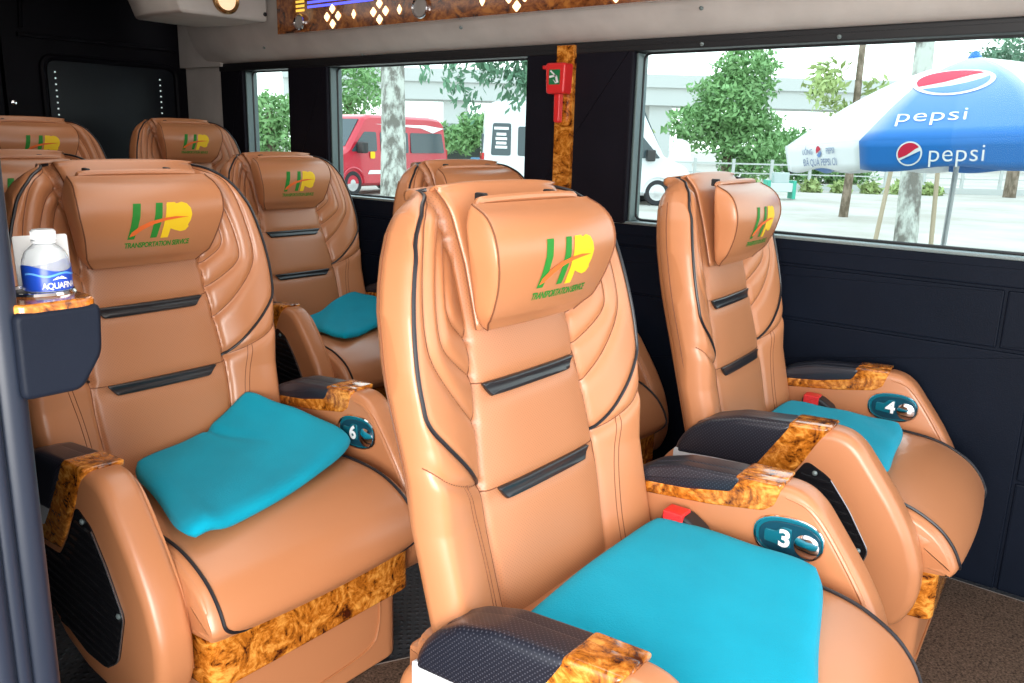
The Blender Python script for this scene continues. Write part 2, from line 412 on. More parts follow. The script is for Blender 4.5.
# wall of the door side behind the opening
rs = MB(); rs.add(*box(-0.05, 0.12, 1.35, 4.5, -0.1, 1.98, 0.01)); struct(rs.build('wall_right', M_wall))

# overhead burl panel with speakers, cut-out lights
op = empty('lighting_board', (2.44, 1.5, 1.70)); tag(op, 'glossy burl wood overhead panel with lights and speakers above the windows', 'overhead panel')
def P3(x, y, z): return (x - 2.44, y - 1.5, z - 1.70)
q = MB(); slope = 0.10 / 0.27
pv = [(0.02, 0.0), (0.02, 0.262), (0.05, 0.262), (0.05, 0.0)]
v, f = prism(pv, -2.4, 1.84, 0, 0, ax='y'); q.add(v, f); q.build('wood_board', M_burl_dark, op)
def onp(y, s): # point on the board's face, s = height along it
    return (2.458, y, 1.700 + s)
Rp = Matrix.Rotation(math.radians(-90), 4, 'Y')
def ring(y, s, r, parent, name='speaker'):
    m_ = MB(); p = onp(y, s); M_ = Matrix.Translation(P3(*p)) @ Rp
    m_.add(*xf(lathe([(r, -0.004), (r, 0.008), (r * 0.93, 0.014), (r * 0.80, 0.010), (r * 0.80, 0.0)], 28), M_)); a = m_.build(name, M_chrome, parent)
    MB().add(*xf(lathe([(r * 0.82, 0.0), (r * 0.82, 0.004), (r * 0.4, 0.007), (0.0, 0.008)], 28), M_)).build('speaker_mesh', mat('grey_speaker_mesh', (0.30, 0.27, 0.25), 0.5), a)
ring(3.17, 0.042, 0.034, op); ring(2.43, 0.050, 0.042, op)
M_led = mat('warm_led', (1.0, 0.8, 0.5), 0.4, emit=(1.0, 0.72, 0.36), estr=2.2)
M_ledb = mat('blue_led', (0.1, 0.1, 0.8), 0.4, emit=(0.10, 0.12, 1.0), estr=1.6)
M_ledy = mat('yellow_led', (0.9, 0.6, 0.1), 0.4, emit=(1.0, 0.6, 0.08), estr=1.0)
def diamond(y, s, a=0.024, b=0.017, material=None, nm='cutout_light'):
    pts = round_poly([(y - b, s), (y, s + a), (y + b, s), (y, s - a)], 0.006, 3)
    m_ = flat2d([pts], lambda u, w: P3(onp(u, w)[0] - 0.001, u, onp(u, w)[2]), None, None)
    m_.build(nm, material or M_led, op, smooth=False)
for (yc, sc0) in ((2.955, 0.052), (2.545 + 0.12, 0.052), (1.96, 0.052), (1.55, 0.052)):
    for dy, ds in ((0, 0.030), (0, -0.030), (0.036, 0), (-0.036, 0)): diamond(yc + dy, sc0 + ds, 0.021, 0.021)
for yc in (2.82, 2.55, 2.12, 1.80): diamond(yc, 0.052, 0.021, 0.015)
for i in range(3):
    m_ = flat2d([[(2.70 + 0.03 * i, 0.095 + 0.018 * i), (3.12, 0.095 + 0.018 * i), (3.12, 0.105 + 0.018 * i), (2.70 + 0.03 * i, 0.105 + 0.018 * i)]], lambda u, w: P3(onp(u, w)[0] - 0.001, u, onp(u, w)[2]), None, None)
    m_.build('blue_light_strip', M_ledb, op, smooth=False)
    m_ = flat2d([[(3.14, 0.085 + 0.018 * i), (3.20, 0.085 + 0.018 * i), (3.20, 0.095 + 0.018 * i), (3.14, 0.095 + 0.018 * i)]], lambda u, w: P3(onp(u, w)[0] - 0.001, u, onp(u, w)[2]), None, None)
    m_.build('yellow_light_strip', M_ledy, op, smooth=False)
# grey overhead console in the rear corner, with a lamp ring
ac = empty('overhead_console', (2.26, 3.42, 1.754)); tag(ac, 'grey overhead console box with round lamp in the rear corner', 'console')
A = [(2.04, 3.42, 1.747), (2.47, 3.42, 1.759), (2.47, 3.42, 1.94), (1.97, 3.42, 1.94)]
C_ = [(2.07, 3.70, 1.757), (2.48, 3.70, 1.757), (2.48, 3.70, 1.94), (2.00, 3.70, 1.94)]
B = [(2.17, 4.04, 1.772), (2.49, 4.04, 1.772), (2.49, 4.04, 1.94), (2.10, 4.04, 1.94)]
v = [(p[0] - 2.26, p[1] - 3.42, p[2] - 1.754) for p in A + C_ + B]
bmv = MB(); bmv.add(v, grid_faces(3, 4, False, True) + [(0, 1, 2, 3), (11, 10, 9, 8)])
body = bmv.build('console_body', M_grey, ac)
bv = body.modifiers.new('bevel', 'BEVEL'); bv.width = 0.014; bv.segments = 3
m_ = MB(); Mr = Matrix.Translation((2.248 - 2.26, 3.412 - 3.42, 1.826 - 1.754)) @ Matrix.Rotation(math.radians(90), 4, 'X')
m_.add(*xf(lathe([(0.062, -0.006), (0.062, 0.010), (0.055, 0.016), (0.046, 0.010), (0.046, 0.0)], 28), Mr)); rg = m_.build('lamp_ring', mat('brass_ring', (0.45, 0.25, 0.10), 0.25, 0.9), ac)
MB().add(*xf(lathe([(0.047, 0.0), (0.047, 0.006), (0.0, 0.012)], 28), Mr)).build('lamp_lens', mat('warm_lens', (0.8, 0.6, 0.4), 0.3, emit=(1.0, 0.75, 0.45), estr=0.8), rg)
MB().add(*xf(lathe([(0.009, 0), (0.009, 0.004), (0.0, 0.007)], 10), Matrix.Translation((0.19, -0.004, 0.035)) @ Matrix.Rotation(math.radians(90), 4, 'X'))).build('console_screw', M_black, ac)

# burl strip with the emergency hammer
bs = MB(); bs.add(*box(W - 0.032, W - 0.010, 1.84, 1.917, 0.95, 1.607, 0.003)); tag(bs.build('burl_strip', M_burl), 'upright burl wood strip on the dark pillar between windows', 'trim strip')
eh = empty('emergency_hammer', (W - 0.033, 1.885, 1.33)); tag(eh, 'red emergency window hammer in holder on the burl wood strip', 'hammer')
m_ = MB(); m_.add(*prism(round_poly([(-0.040, 0.102), (0.040, 0.102), (0.045, 0.212), (-0.045, 0.212)], 0.012, 4), 0.0, -0.05, 0, 0.008)); hb = m_.build('holder', M_red, eh)
m_ = MB(); m_.add(*prism(round_poly([(-0.012, 0.0), (0.012, 0.0), (0.014, 0.11), (-0.014, 0.11)], 0.008, 3), -0.008, -0.034, 0.005, 0.005)); m_.build('handle', M_red, eh)
m_ = MB(); m_.add(*box(-0.045, -0.015, 0.045, 0.062, 0.19, 0.204, 0.004)); m_.build('hammer_head', M_red, eh)
gs_ = flat2d([round_poly([(-0.024, 0.135), (0.026, 0.135), (0.026, 0.188), (-0.024, 0.188)], 0.003, 2)], lambda u, w: (-0.0506, u, w), None, None).build('green_sign', mat('sign_green', (0.01, 0.18, 0.06), 0.5), eh, smooth=False)
# pictogram: an arm striking a pane with a hammer
pg = [[(0.022, 0.182), (0.017, 0.186), (-0.006, 0.168), (-0.002, 0.163)], [(0.024, 0.158), (0.024, 0.166), (-0.004, 0.170), (-0.008, 0.164)], [(-0.002, 0.166), (-0.010, 0.168), (-0.019, 0.142), (-0.008, 0.139)], [(0.002, 0.150), (0.008, 0.154), (-0.004, 0.139), (-0.010, 0.139)]]
flat2d(pg, lambda u, w: (-0.0512, u, w), None, None).build('pictogram', M_white, gs_, smooth=False)

# ------------------------------------------------------------------ the seat
PIV = np.array([0, 0, 0.45])
def ip(z, tab): return np.interp(z, [t[0] for t in tab], [t[1] for t in tab])
def plane(z): return -0.007 + 0.237 * (z - 0.858)
AP = [(0.38, 0.160), (0.45, 0.165), (0.54, 0.172), (0.62, 0.177), (0.69, 0.176), (0.78, 0.166), (0.87, 0.154), (0.95, 0.150), (1.06, 0.158), (1.20, 0.19)]
XO = [(0.36, 0.308), (0.42, 0.314), (0.5, 0.318), (0.6, 0.322), (0.70, 0.327), (0.78, 0.331), (0.84, 0.335), (0.88, 0.337), (0.92, 0.336), (1.0, 0.327), (1.04, 0.316), (1.08, 0.301), (1.12, 0.280), (1.16, 0.243), (1.18, 0.2), (1.20, 0.1)]
TOPX = [(0.0, 1.187), (0.10, 1.186), (0.17, 1.182), (0.21, 1.173), (0.24, 1.159), (0.262, 1.141), (0.280, 1.12)]
PX = [(0.36, 0.29), (0.70, 0.295), (0.80, 0.305), (0.84, 0.318), (0.88, 0.325), (0.92, 0.325), (1.0, 0.315), (1.04, 0.304), (1.08, 0.289), (1.12, 0.268), (1.16, 0.232), (1.19, 0.19), (1.21, 0.17)]
SEAMS = [spline([(.185, 1.168), (.23, 1.147), (.255, 1.11), (.276, 1.04), (.287, .965), (.275, .915), (.225, .85), (.167, .795)], 60),
         spline([(.172, 1.128), (.203, 1.112), (.225, 1.075), (.242, 1.02), (.249, .962), (.238, .932), (.20, .90), (.157, .872)], 50),
         spline([(.163, 1.10), (.184, 1.085), (.200, 1.05), (.211, 1.0), (.203, .972), (.178, .95), (.150, .93)], 40)]
SEAM_LOW = spline([(.326, .772), (.29, .742), (.235, .715), (.18, .694)], 30)
PIPE = [(0.172, 1.179), (0.206, 1.170), (0.237, 1.152), (0.268, 1.12), (0.290, 1.08), (0.304, 1.04), (0.314, 1.0), (0.321, 0.96), (0.325, 0.92), (0.325, 0.88), (0.319, 0.84), (0.287, 0.80), (0.247, 0.76), (0.206, 0.72), (0.174, 0.694)]
PIPEC = spline(PIPE, 70)
S1 = [(-0.141, 0.859), (0.134, 0.859), (0.114, 0.835), (-0.121, 0.835)]
S2 = [(-0.143, 0.681), (0.143, 0.681), (0.122, 0.657), (-0.122, 0.657)]
def polydist(x, z, pl):
    d = np.full(x.shape, 9.0)
    for a, b in zip(pl[:-1], pl[1:]):
        ab = b - a; t = np.clip(((x - a[0]) * ab[0] + (z - a[1]) * ab[1]) / (ab @ ab), 0, 1)
        d = np.minimum(d, np.hypot(x - a[0] - t * ab[0], z - a[1] - t * ab[1]))
    return d
def yfront(x, z, grooves=True):
    x = np.asarray(x, float); z = np.asarray(z, float); ax = np.abs(x)
    a = ip(z, AP); p = np.maximum(ip(z, PX), a + 0.004); o = np.maximum(ip(z, XO), p + 0.012)
    H = np.where(z > 0.74, 0.047, 0.034 + 0.013 * np.clip((z - 0.66) / 0.08, 0, 1)); H = H * np.clip((1.235 - z) / 0.09, 0.35, 1)
    t = np.clip((ax - a) / (p - a), 0, 1); s = np.clip((ax - p) / (o - p), 0, 1); R1 = np.where(ax > p, 0.05 * (1 - np.sqrt(np.clip(1 - s * s, 0, 1))), 0)
    Bm = np.where(ax < a, 0.0, H * np.sin(t * math.pi / 2))
    # soft padding of the centre panel, split in three by the dark strips
    u = np.clip(ax / a, 0, 1); puff = 0.013 * (1 - u ** 4)
    Bm = Bm + np.where(ax < a, puff, 0)
    for zc in (0.847, 0.669):
        Bm = Bm - np.where(ax < a, 0.010 * np.exp(-((z - zc) / 0.018) ** 2) * (1 - u ** 6), 0)
    zt = np.interp(ax, [k[0] for k in TOPX], [k[1] for k in TOPX]); d = np.clip((zt - z) / 0.05, 0, 1)
    Bm = Bm - np.maximum(R1, 0.032 * (1 - np.sqrt(np.clip(1 - (1 - d) ** 2, 0, 1))))
    if grooves:
        g = np.minimum.reduce([polydist(ax, z, s_) for s_ in SEAMS] + [polydist(ax, z, SEAM_LOW)])
        fade = np.where(ax > p, (1 - s) ** 0.7, 1.0)
        Bm = Bm - fade * (0.006 * np.exp(-(g / 0.012) ** 2) + 0.004 * np.exp(-(g / 0.004) ** 2))
        e = np.abs(ax - a); Bm = Bm - 0.007 * np.exp(-(e / 0.007) ** 2)
        gp = polydist(ax, z, PIPEC); Bm = Bm - fade * 0.004 * np.exp(-(gp / 0.008) ** 2)
    return plane(z) - Bm

def recl_child(o, parent, r):
    o.parent = parent; o.location = tuple(PIV); o.rotation_euler = (-r, 0, 0); return o
def off(v): return [(p[0], p[1] - PIV[1], p[2] - PIV[2]) for p in v]

def make_backrest(root):
    nu, nv = 151, 161
    T = spline([(-k[0], k[1]) for k in TOPX[::-1]] + [k for k in TOPX[1:]], nu)
    zz = np.linspace(0.39, 1.12, nv); Rr = np.array([(ip(z, XO), z) for z in zz]); Rr[-1] = T[-1]; 
    # blend the side into the shoulder
    Lf = Rr * np.array([-1, 1]); Bt = np.array([(x, 0.39) for x in np.linspace(-Rr[0][0], Rr[0][0], nu)])
    uu = np.linspace(0, 1, nu)[:, None, None]; vv = np.linspace(0, 1, nv)[None, :, None]
    S = (1 - uu) * Lf[None] + uu * Rr[None] + (1 - vv) * Bt[:, None] + vv * T[:, None] - ((1 - uu) * (1 - vv) * Lf[0] + uu * (1 - vv) * Rr[0] + (1 - uu) * vv * Lf[-1] + uu * vv * Rr[-1])
    X = S[..., 0]; Z = S[..., 1]; Y = yfront(X, Z)
    V = np.stack([X, Y, Z], -1).reshape(-1, 3); F = grid_faces(nu, nv)
    ax = np.abs(X); cen = (ax < ip(Z, AP))
    mi = []
    for (a, b, c, d) in F: mi.append(1 if cen.reshape(-1)[[a, b, c, d]].sum() >= 3 else 0)
    V = V.tolist(); F = list(F)
    # side and top wall : sweep the outline backwards
    loop = [(0, j) for j in range(nv)] + [(i, nv - 1) for i in range(1, nu)] + [(nu - 1, j) for j in range(nv - 2, -1, -1)]
    idx = [i * nv + j for i, j in loop]; cx, cz = 0.0, 0.8
    prev = idx; base = np.array([V[i] for i in idx])
    tang = np.roll(base, -1, 0) - np.roll(base, 1, 0); tang[0] = base[1] - base[0]; tang[-1] = base[-1] - base[-2]
    nrm = np.stack([-tang[:, 2], np.zeros(len(base)), tang[:, 0]], -1); nrm /= np.linalg.norm(nrm, axis=1)[:, None] + 1e-9
    prof = [(0.004, 0.0), (0.010, -0.002), (0.019, -0.006), (0.030, -0.013), (0.040, -0.021), (0.044, -0.025), (0.046, -0.029), (0.051, -0.031), (0.058, -0.038), (0.064, -0.047), (0.067, -0.056)]
    yb = plane(base[:, 2]) + 0.0
    for k, (dy, dn) in enumerate(prof):
        n0 = len(V); w = min(1, k / 2.0)
        yy = base[:, 1] * (1 - w) + np.maximum(yb + 0.003, base[:, 1]) * w
        pts = base + nrm * dn; w2 = min(1, max(0, (k - 1) / 6)); w2 = w2 * w2 * (3 - 2 * w2); pts[:, 1] = yy * (1 - w2) + (plane(pts[:, 2]) + 0.004) * w2 + dy
        V += pts.tolist(); cur = list(range(n0, n0 + len(base)))
        for i in range(len(base) - 1):
            F.append((prev[i], prev[i + 1], cur[i + 1], cur[i])); mi.append(0 if k < 6 else 2)
        prev = cur
    F.append(tuple(prev)); mi.append(2)
    o = new_obj('backrest', off(V), F, [M_leather, M_perf, M_shell], None, mi)
    return o

def y_head(z): return None
HZ = [(0.955, 0.128, -0.025), (0.9695, 0.141, -0.036), (0.9839, 0.151, -0.05), (1.0081, 0.157, -0.062), (1.0322, 0.162, -0.071), (1.0563, 0.168, -0.077), (1.0804, 0.174, -0.08), (1.1046, 0.176, -0.077), (1.1287, 0.175, -0.067), (1.148, 0.17, -0.048), (1.1605, 0.166, -0.022)]
HX = -0.015
def head_front(x, z):
    x = x - HX
    w = np.interp(z, [h[0] for h in HZ], [h[1] for h in HZ]); y = np.interp(z, [h[0] for h in HZ], [h[2] for h in HZ])
    return y - 0.014 * (1 - np.clip(x / w, -1, 1) ** 2)
def make_headrest():
    front = spline([(h[2], h[0]) for h in HZ], 26)
    sec = [(-0.018, 0.992), (-0.018, 0.970), (-0.020, 0.958)] + [tuple(p) for p in front] + [(-0.016, 1.164), (-0.013, 1.158), (-0.014, 1.140)]
    sec = np.array(sec); cen = np.array([-0.042, 1.062]); n = len(sec)
    V = []; us = np.linspace(-1, 1, 41)
    def W_(z): return np.interp(z, [h[0] for h in HZ], [h[1] for h in HZ])
    def ringat(u, scale, extra):
        out = []
        for (y, z) in sec:
            ff = np.clip((0.0 - y) / 0.06, 0, 1)
            yy = y - 0.014 * (1 - u * u) * ff; q = cen + (np.array([yy, z]) - cen) * scale
            out.append((HX + u * W_(q[1]) + math.copysign(extra, u), q[0], q[1]))
        return out
    caps = [0.965, 0.92, 0.84, 0.70, 0.52, 0.34, 0.18, 0.05]; ce_ = lambda c: 0.0015 + 0.007 * math.sqrt(max(0, 1 - c ** 3))
    rows = [ringat(-1, c, ce_(c)) for c in caps[::-1]] + [ringat(-1, 0.988, 0.0015)]
    rows += [ringat(u, 1.0, 0) for u in us]
    rows += [ringat(1, 0.988, 0.0015)] + [ringat(1, c, ce_(c)) for c in caps]
    for r_ in rows: V += r_
    F = grid_faces(len(rows), n, False, True) + [tuple(range(n)), tuple((len(rows) - 1) * n + j for j in range(n - 1, -1, -1))]
    o = MB().add(off(V), F).build('headrest', M_leather, sharp=1.2)
    for s in (-1, 1): MB().add(off(tube([(HX + s * (W_(z) + 0.0012), y - 0.0005, z) for y, z in sec[1:-2]], 0.0016, 6)[0]), tube([(0, 0, z) for y, z in sec[1:-2]], 0.002, 6)[1]).build('seam_cord', M_seam, o)
    MB().add(off(tube(spline([(-0.150, -0.004, 1.160), (-0.143, -0.006, 1.167), (-0.05, -0.010, 1.170), (0.05, -0.010, 1.170), (0.118, -0.006, 1.167), (0.125, -0.004, 1.160)], 30), 0.0075, 8)[0]), tube(np.zeros((30, 3)) + np.arange(30)[:, None], 0.0075, 8)[1]).build('sleeve_roll', M_leather, o)
    for x in (-0.128, 0.066): MB().add([(p[0], p[1], p[2] - PIV[2]) for p in box(x - 0.0055, x + 0.0055, -0.002, 0.020, 1.160, 1.1785, 0.003)[0]], box(0, .02, 0, .02, 0, .02, 0.003)[1]).build('strap', M_black, o)
    # emblem
    k = 0.000585; 
    def E(px, py): return ((px - 622) * k - 0.010, 1.066 - (py - 212) * 0.00061)
    bars = [[E(510, 143), E(541, 143), E(532, 200), E(514, 277), E(487, 277), E(500, 205)], [E(602, 143), E(630, 143), E(622, 205), E(604, 275), E(577, 275), E(590, 205)]]
    stem = [E(648, 143), E(685, 143), E(652, 278), E(620, 278)]
    bowl = [E(px, py) for px, py in ((645, 148), (672, 143), (690, 148), (712, 143), (735, 150), (752, 168), (756, 192), (750, 215), (738, 232), (742, 240), (728, 254), (705, 257), (680, 250), (655, 240), (640, 215))]
    sw = [E(px, py) for px, py in ((492, 268), (500, 250), (530, 228), (575, 210), (630, 200), (680, 196), (740, 200), (690, 204), (640, 210), (590, 221), (545, 240), (512, 262))]
    tv, tf = text2d('TRANSPORTATION SERVICE', 0.0205, 'CENTER', 0, 0.92, 0.03)
    tv = [(x * 0.66 - 0.013, y * 0.85 + 1.011) for x, y in tv]
    def put(d): return lambda u, w: (u, float(head_front(u, w)) - d, w - PIV[2])
    em = MB()
    for polys, d, mi in ((bars, 0.0016, 0), ([stem, bowl], 0.0016, 1), ([sw], 0.0028, 2), ([(tv, tf)], 0.0016, 0)):
        g_ = flat2d(polys, put(d)); em.add(g_.v, g_.f, mi)
    em.build('embroidered_logo', [M_green_em, M_yellow_em, M_orange_em], o, fix=False)
    return o

def make_flap(back):
    # leather flap that runs over the top of the backrest, behind the head pillow
    rows = []
    CW = [(0.95, 0.140), (1.06, 0.144), (1.14, 0.158), (1.20, 0.172)]
    zs = np.linspace(0.95, 1.183, 22)
    for z in zs: rows.append([(u * ip(z, CW), float(yfront(u * ip(z, CW) * 0.96, min(z, 1.178), False)) - 0.006, z) for u in np.linspace(-1, 1, 25)])
    yl = rows[-1][12][1]
    for (dy, dz) in ((0.004, 0.003), (0.010, 0.003), (0.019, -0.001), (0.026, -0.006), (0.031, -0.011)):
        rows.append([(u * (0.169 + 0.5 * min(0, dz)), yl + dy, 1.185 + dz - 0.006 * abs(u) ** 3) for u in np.linspace(-1, 1, 25)])
    V = [p for r_ in rows for p in r_]
    o = new_obj('cover_flap', off(V), grid_faces(len(rows), 25), M_leather, back)
    sd = o.modifiers.new('thickness', 'SOLIDIFY'); sd.thickness = 0.005; sd.offset = -1
    for s in (-1, 1):
        m_ = MB(); m_.add(off(tube([(s * ip(z, CW) * 1.0, float(yfront(ip(z, CW) * 0.96, min(z, 1.178), False)) - 0.007, z) for z in zs], 0.0018, 5)[0]), tube([(0, 0, z) for z in zs], 0.001, 5)[1]); m_.build('flap_edge', M_seam, back)
    # top edge cord of the pillow sleeve
    return o

ARM_PROF = [(-0.10, 0.615), (-0.17, 0.632), (-0.30, 0.640), (-0.40, 0.643), (-0.437, 0.636), (-0.468, 0.613), (-0.50, 0.568), (-0.55, 0.495), (-0.592, 0.42), (-0.618, 0.34), (-0.618, 0.265), (-0.585, 0.195), (-0.50, 0.170), (-0.404, 0.160), (-0.325, 0.168), (-0.23, 0.205), (-0.17, 0.26), (-0.05, 0.34), (0.03, 0.40), (0.02, 0.47), (-0.03, 0.53)]
def make_arm(side):
    xi, xo_ = (-0.278, -0.356) if side < 0 else (0.312, 0.392)
    s = -1 if side < 0 else 1; xm = 0.5 * (xi + xo_)
    lw = lambda P: [(y, z - 0.012 * min(1, max(0, (z - 0.45) / 0.15))) for y, z in P]
    body_p = [(y, z - (0.013 if y > -0.39 and z > 0.45 else 0)) for y, z in ARM_PROF]
    body = MB().add(*prism(lw(body_p), xi, xo_, 0.020, 0.024, 6, cr=0.03)).build('armrest', M_leather)
    # raised welt that follows the front edge on the inner side
    wl2 = spline([(-0.405, 0.622), (-0.445, 0.612), (-0.478, 0.582), (-0.528, 0.508), (-0.574, 0.425), (-0.598, 0.34), (-0.60, 0.26)], 40)
    MB().add(*tube([(xi + s * 0.003, p[0], p[1]) for p in lw(wl2)], 0.0045, 6)).build('edge_welt', M_leather, body)
    # pad
    inner = [(-0.060, 0.566), (-0.066, 0.584), (-0.110, 0.611), (-0.18, 0.632), (-0.32, 0.643), (-0.298, 0.602), (-0.20, 0.580)]
    outer = [(-0.018, 0.488), (-0.028, 0.527), (-0.044, 0.556), (-0.066, 0.580), (-0.110, 0.611), (-0.18, 0.632), (-0.32, 0.643), (-0.300, 0.607), (-0.238, 0.500), (-0.13, 0.496)]
    pd = MB(); pd.add(*prism([(y, z - 0.0015) for y, z in lw(inner)], xi - s * 0.005, xm + s * 0.012, 0.010, 0.004, 5, cr=0.012)); pd.add(*prism(lw(outer), xm - s * 0.012, xo_ + s * 0.006, 0.004, 0.020, 6, cr=0.014))
    pad = pd.build('pad', M_pad, body)
    # wood
    wi = [(-0.06, 0.540), (-0.06, 0.572), (-0.20, 0.590), (-0.285, 0.610), (-0.305, 0.645), (-0.398, 0.649), (-0.384, 0.600), (-0.362, 0.582), (-0.25, 0.561)]
    wo = [(-0.305, 0.645), (-0.398, 0.649), (-0.368, 0.60), (-0.345, 0.55), (-0.30, 0.475), (-0.262, 0.425), (-0.18, 0.420), (-0.022, 0.428), (-0.018, 0.458), (-0.195, 0.470), (-0.222, 0.510), (-0.285, 0.612)]
    wd_ = MB(); wd_.add(*prism([(y, z - 0.0015) for y, z in lw(wi)], xi - s * 0.003, xm + s * 0.012, 0.005, 0.003, 4, cr=0.008)); wd_.add(*prism(lw(wo), xm - s * 0.012, xo_ + s * 0.004, 0.003, 0.010, 5, cr=0.010))
    wd_.build('wood_trim', M_burl, body)
    MB().add(*prism(round_poly([(-0.022, 0.452), (-0.022, 0.505), (-0.232, 0.508), (-0.20, 0.462)], 0.008, 3), xm, xo_ + s * 0.0035, 0, 0.0)).build('silver_inlay', M_silver, body)
    # black ribbed pocket with chrome rim on the outer side
    gp = round_poly([(-0.350, 0.548), (-0.405, 0.52), (-0.455, 0.455), (-0.508, 0.366), (-0.470, 0.255), (-0.412, 0.216), (-0.334, 0.218), (-0.21, 0.262), (-0.10, 0.33), (-0.10, 0.41), (-0.255, 0.412), (-0.30, 0.465)], 0.015, 4)
    g_ = MB(); g_.add(*prism(gp, xm, xo_ + s * 0.002, 0, 0))
    for k in range(14):
        z = 0.25 + 0.0205 * k; pts = []
        ins = [(y, z + 0.10 * (y + 0.3)) for y in np.linspace(-0.50, -0.11, 60)]
        def inside(p):
            c = False
            for i in range(len(gp)):
                a, b = gp[i - 1], gp[i]
                if (a[1] > p[1]) != (b[1] > p[1]) and p[0] < (b[0] - a[0]) * (p[1] - a[1]) / (b[1] - a[1]) + a[0]: c = not c
            return c
        pts = [p for p in ins if inside((p[0] - 0.008, p[1])) and inside((p[0] + 0.008, p[1]))]
        if len(pts) > 4: g_.add(*tube([(xo_ + s * 0.003, p[0], p[1]) for p in (pts[0], pts[len(pts) // 2], pts[-1])], 0.0045, 5))
    gr = g_.build('storage_pocket', M_grille, body)
    MB().add(*tube([(xo_ + s * 0.004, p[0], p[1]) for p in gp[8:26]], 0.0016, 5)).build('pocket_rim', mat('dark_chrome', (0.30, 0.29, 0.30), 0.25, 0.8), body)
    for (y_, z_) in ((-0.372, 0.522), (-0.486, 0.362)):
        MB().add(*xf(lathe([(0.006, 0), (0.006, 0.002), (0.004, 0.004), (0.0, 0.005)], 12), Matrix.Translation((xo_ + s * 0.002, y_, z_)) @ Matrix.Rotation(math.radians(90 * s), 4, 'Y'))).build('pocket_screw', M_alu, body)
    return body

CUP = spline([(0.0, 0.440), (-0.10, 0.452), (-0.25, 0.468), (-0.40, 0.477), (-0.50, 0.475), (-0.57, 0.462), (-0.63, 0.432), (-0.664, 0.398), (-0.682, 0.366), (-0.686, 0.346), (-0.678, 0.330)], 60)
CUP2 = inset(list(CUP) + [(-0.30, 0.2)], 0)  # kept for surface lookups
def cush_z(y): return float(np.interp(-y, -CUP[:36, 0], CUP[:36, 1]))
def make_cushion():
    n = len(CUP); t = np.gradient(CUP, axis=0); t /= np.linalg.norm(t, axis=1)[:, None]; nr = np.stack([t[:, 1], -t[:, 0]], -1)  # outward
    if nr[20][1] < 0: nr = -nr
    xs = np.concatenate([[-0.288, -0.288, -0.286, -0.280, -0.272, -0.266], np.linspace(-0.258, 0.258, 31), [0.266, 0.272, 0.280, 0.286, 0.288, 0.288]])
    dp = np.concatenate([[-0.10, -0.05, -0.022, -0.010, -0.003, -0.001], [0.0] * 31, [-0.001, -0.003, -0.010, -0.022, -0.05, -0.10]])
    V = []
    for i in range(n):
        fr = min(1, i / n * 1.0)
        for x, d in zip(xs, dp):
            crown = 0.012 * (1 - (x / 0.27) ** 2) if abs(x) < 0.262 else 0
            d2 = d * float(np.interp(i, [0, 34, 44, 60], [1, 1, 0.35, 0.22]))
            p = CUP[i] + nr[i] * (crown + d2); xx = x
            if abs(x) > 0.27: xx = x if i < 38 else math.copysign(0.268 + (abs(x) - 0.268) * 0.9, x)
            V.append((xx, p[0], p[1]))
    k = len(xs); F = grid_faces(n, k)
    m_ = MB().add(V, F)
    m_.add(*prism(round_poly([(0.02, 0.30), (0.02, 0.42), (-0.60, 0.43), (-0.668, 0.350), (-0.668, 0.328), (-0.60, 0.322)], 0.01, 3), -0.286, 0.286, 0.01, 0.01, 3))
    side_ = [tuple(p) for p in inset([tuple(q) for q in CUP[::3]] + [(-0.60, 0.322), (0.0, 0.322)], 0.006)]
    for s_ in (-1, 1): m_.add(*prism(side_, s_ * 0.24, s_ * 0.2865, 0, 0.010, 4))
    o = m_.build('cushion', M_leather)
    def line(x0):
        return [(x0 * float(np.interp(i, [0, 24, 46], [0.93, 0.945, 1.0])), *(CUP[i] + nr[i] * (0.002 + 0.012 * (1 - min(1, np.interp(i, [0, 24, 46], [0.93, 0.945, 1.0]) * 0.97) ** 2)))) for i in range(8, n)]
    ln_ = lambda x0: [(x0 * (1 - 0.22 * max(0, (j - 40) / 12) ** 2) , *q[1:]) if j > 40 else (x0, *q[1:]) for j, q in enumerate(line(x0))]
    pts = ln_(-0.262) + [(x, *(CUP[-1] + np.array([0.0, 0.0]) + nr[-1] * 0.004 * (1 - (x / 0.262) ** 2))) for x in np.linspace(-0.19, 0.19, 21)] + ln_(0.262)[::-1]
    MB().add(*tube(pts, 0.0036, 7)).build('piping', M_cord, o)
    return o

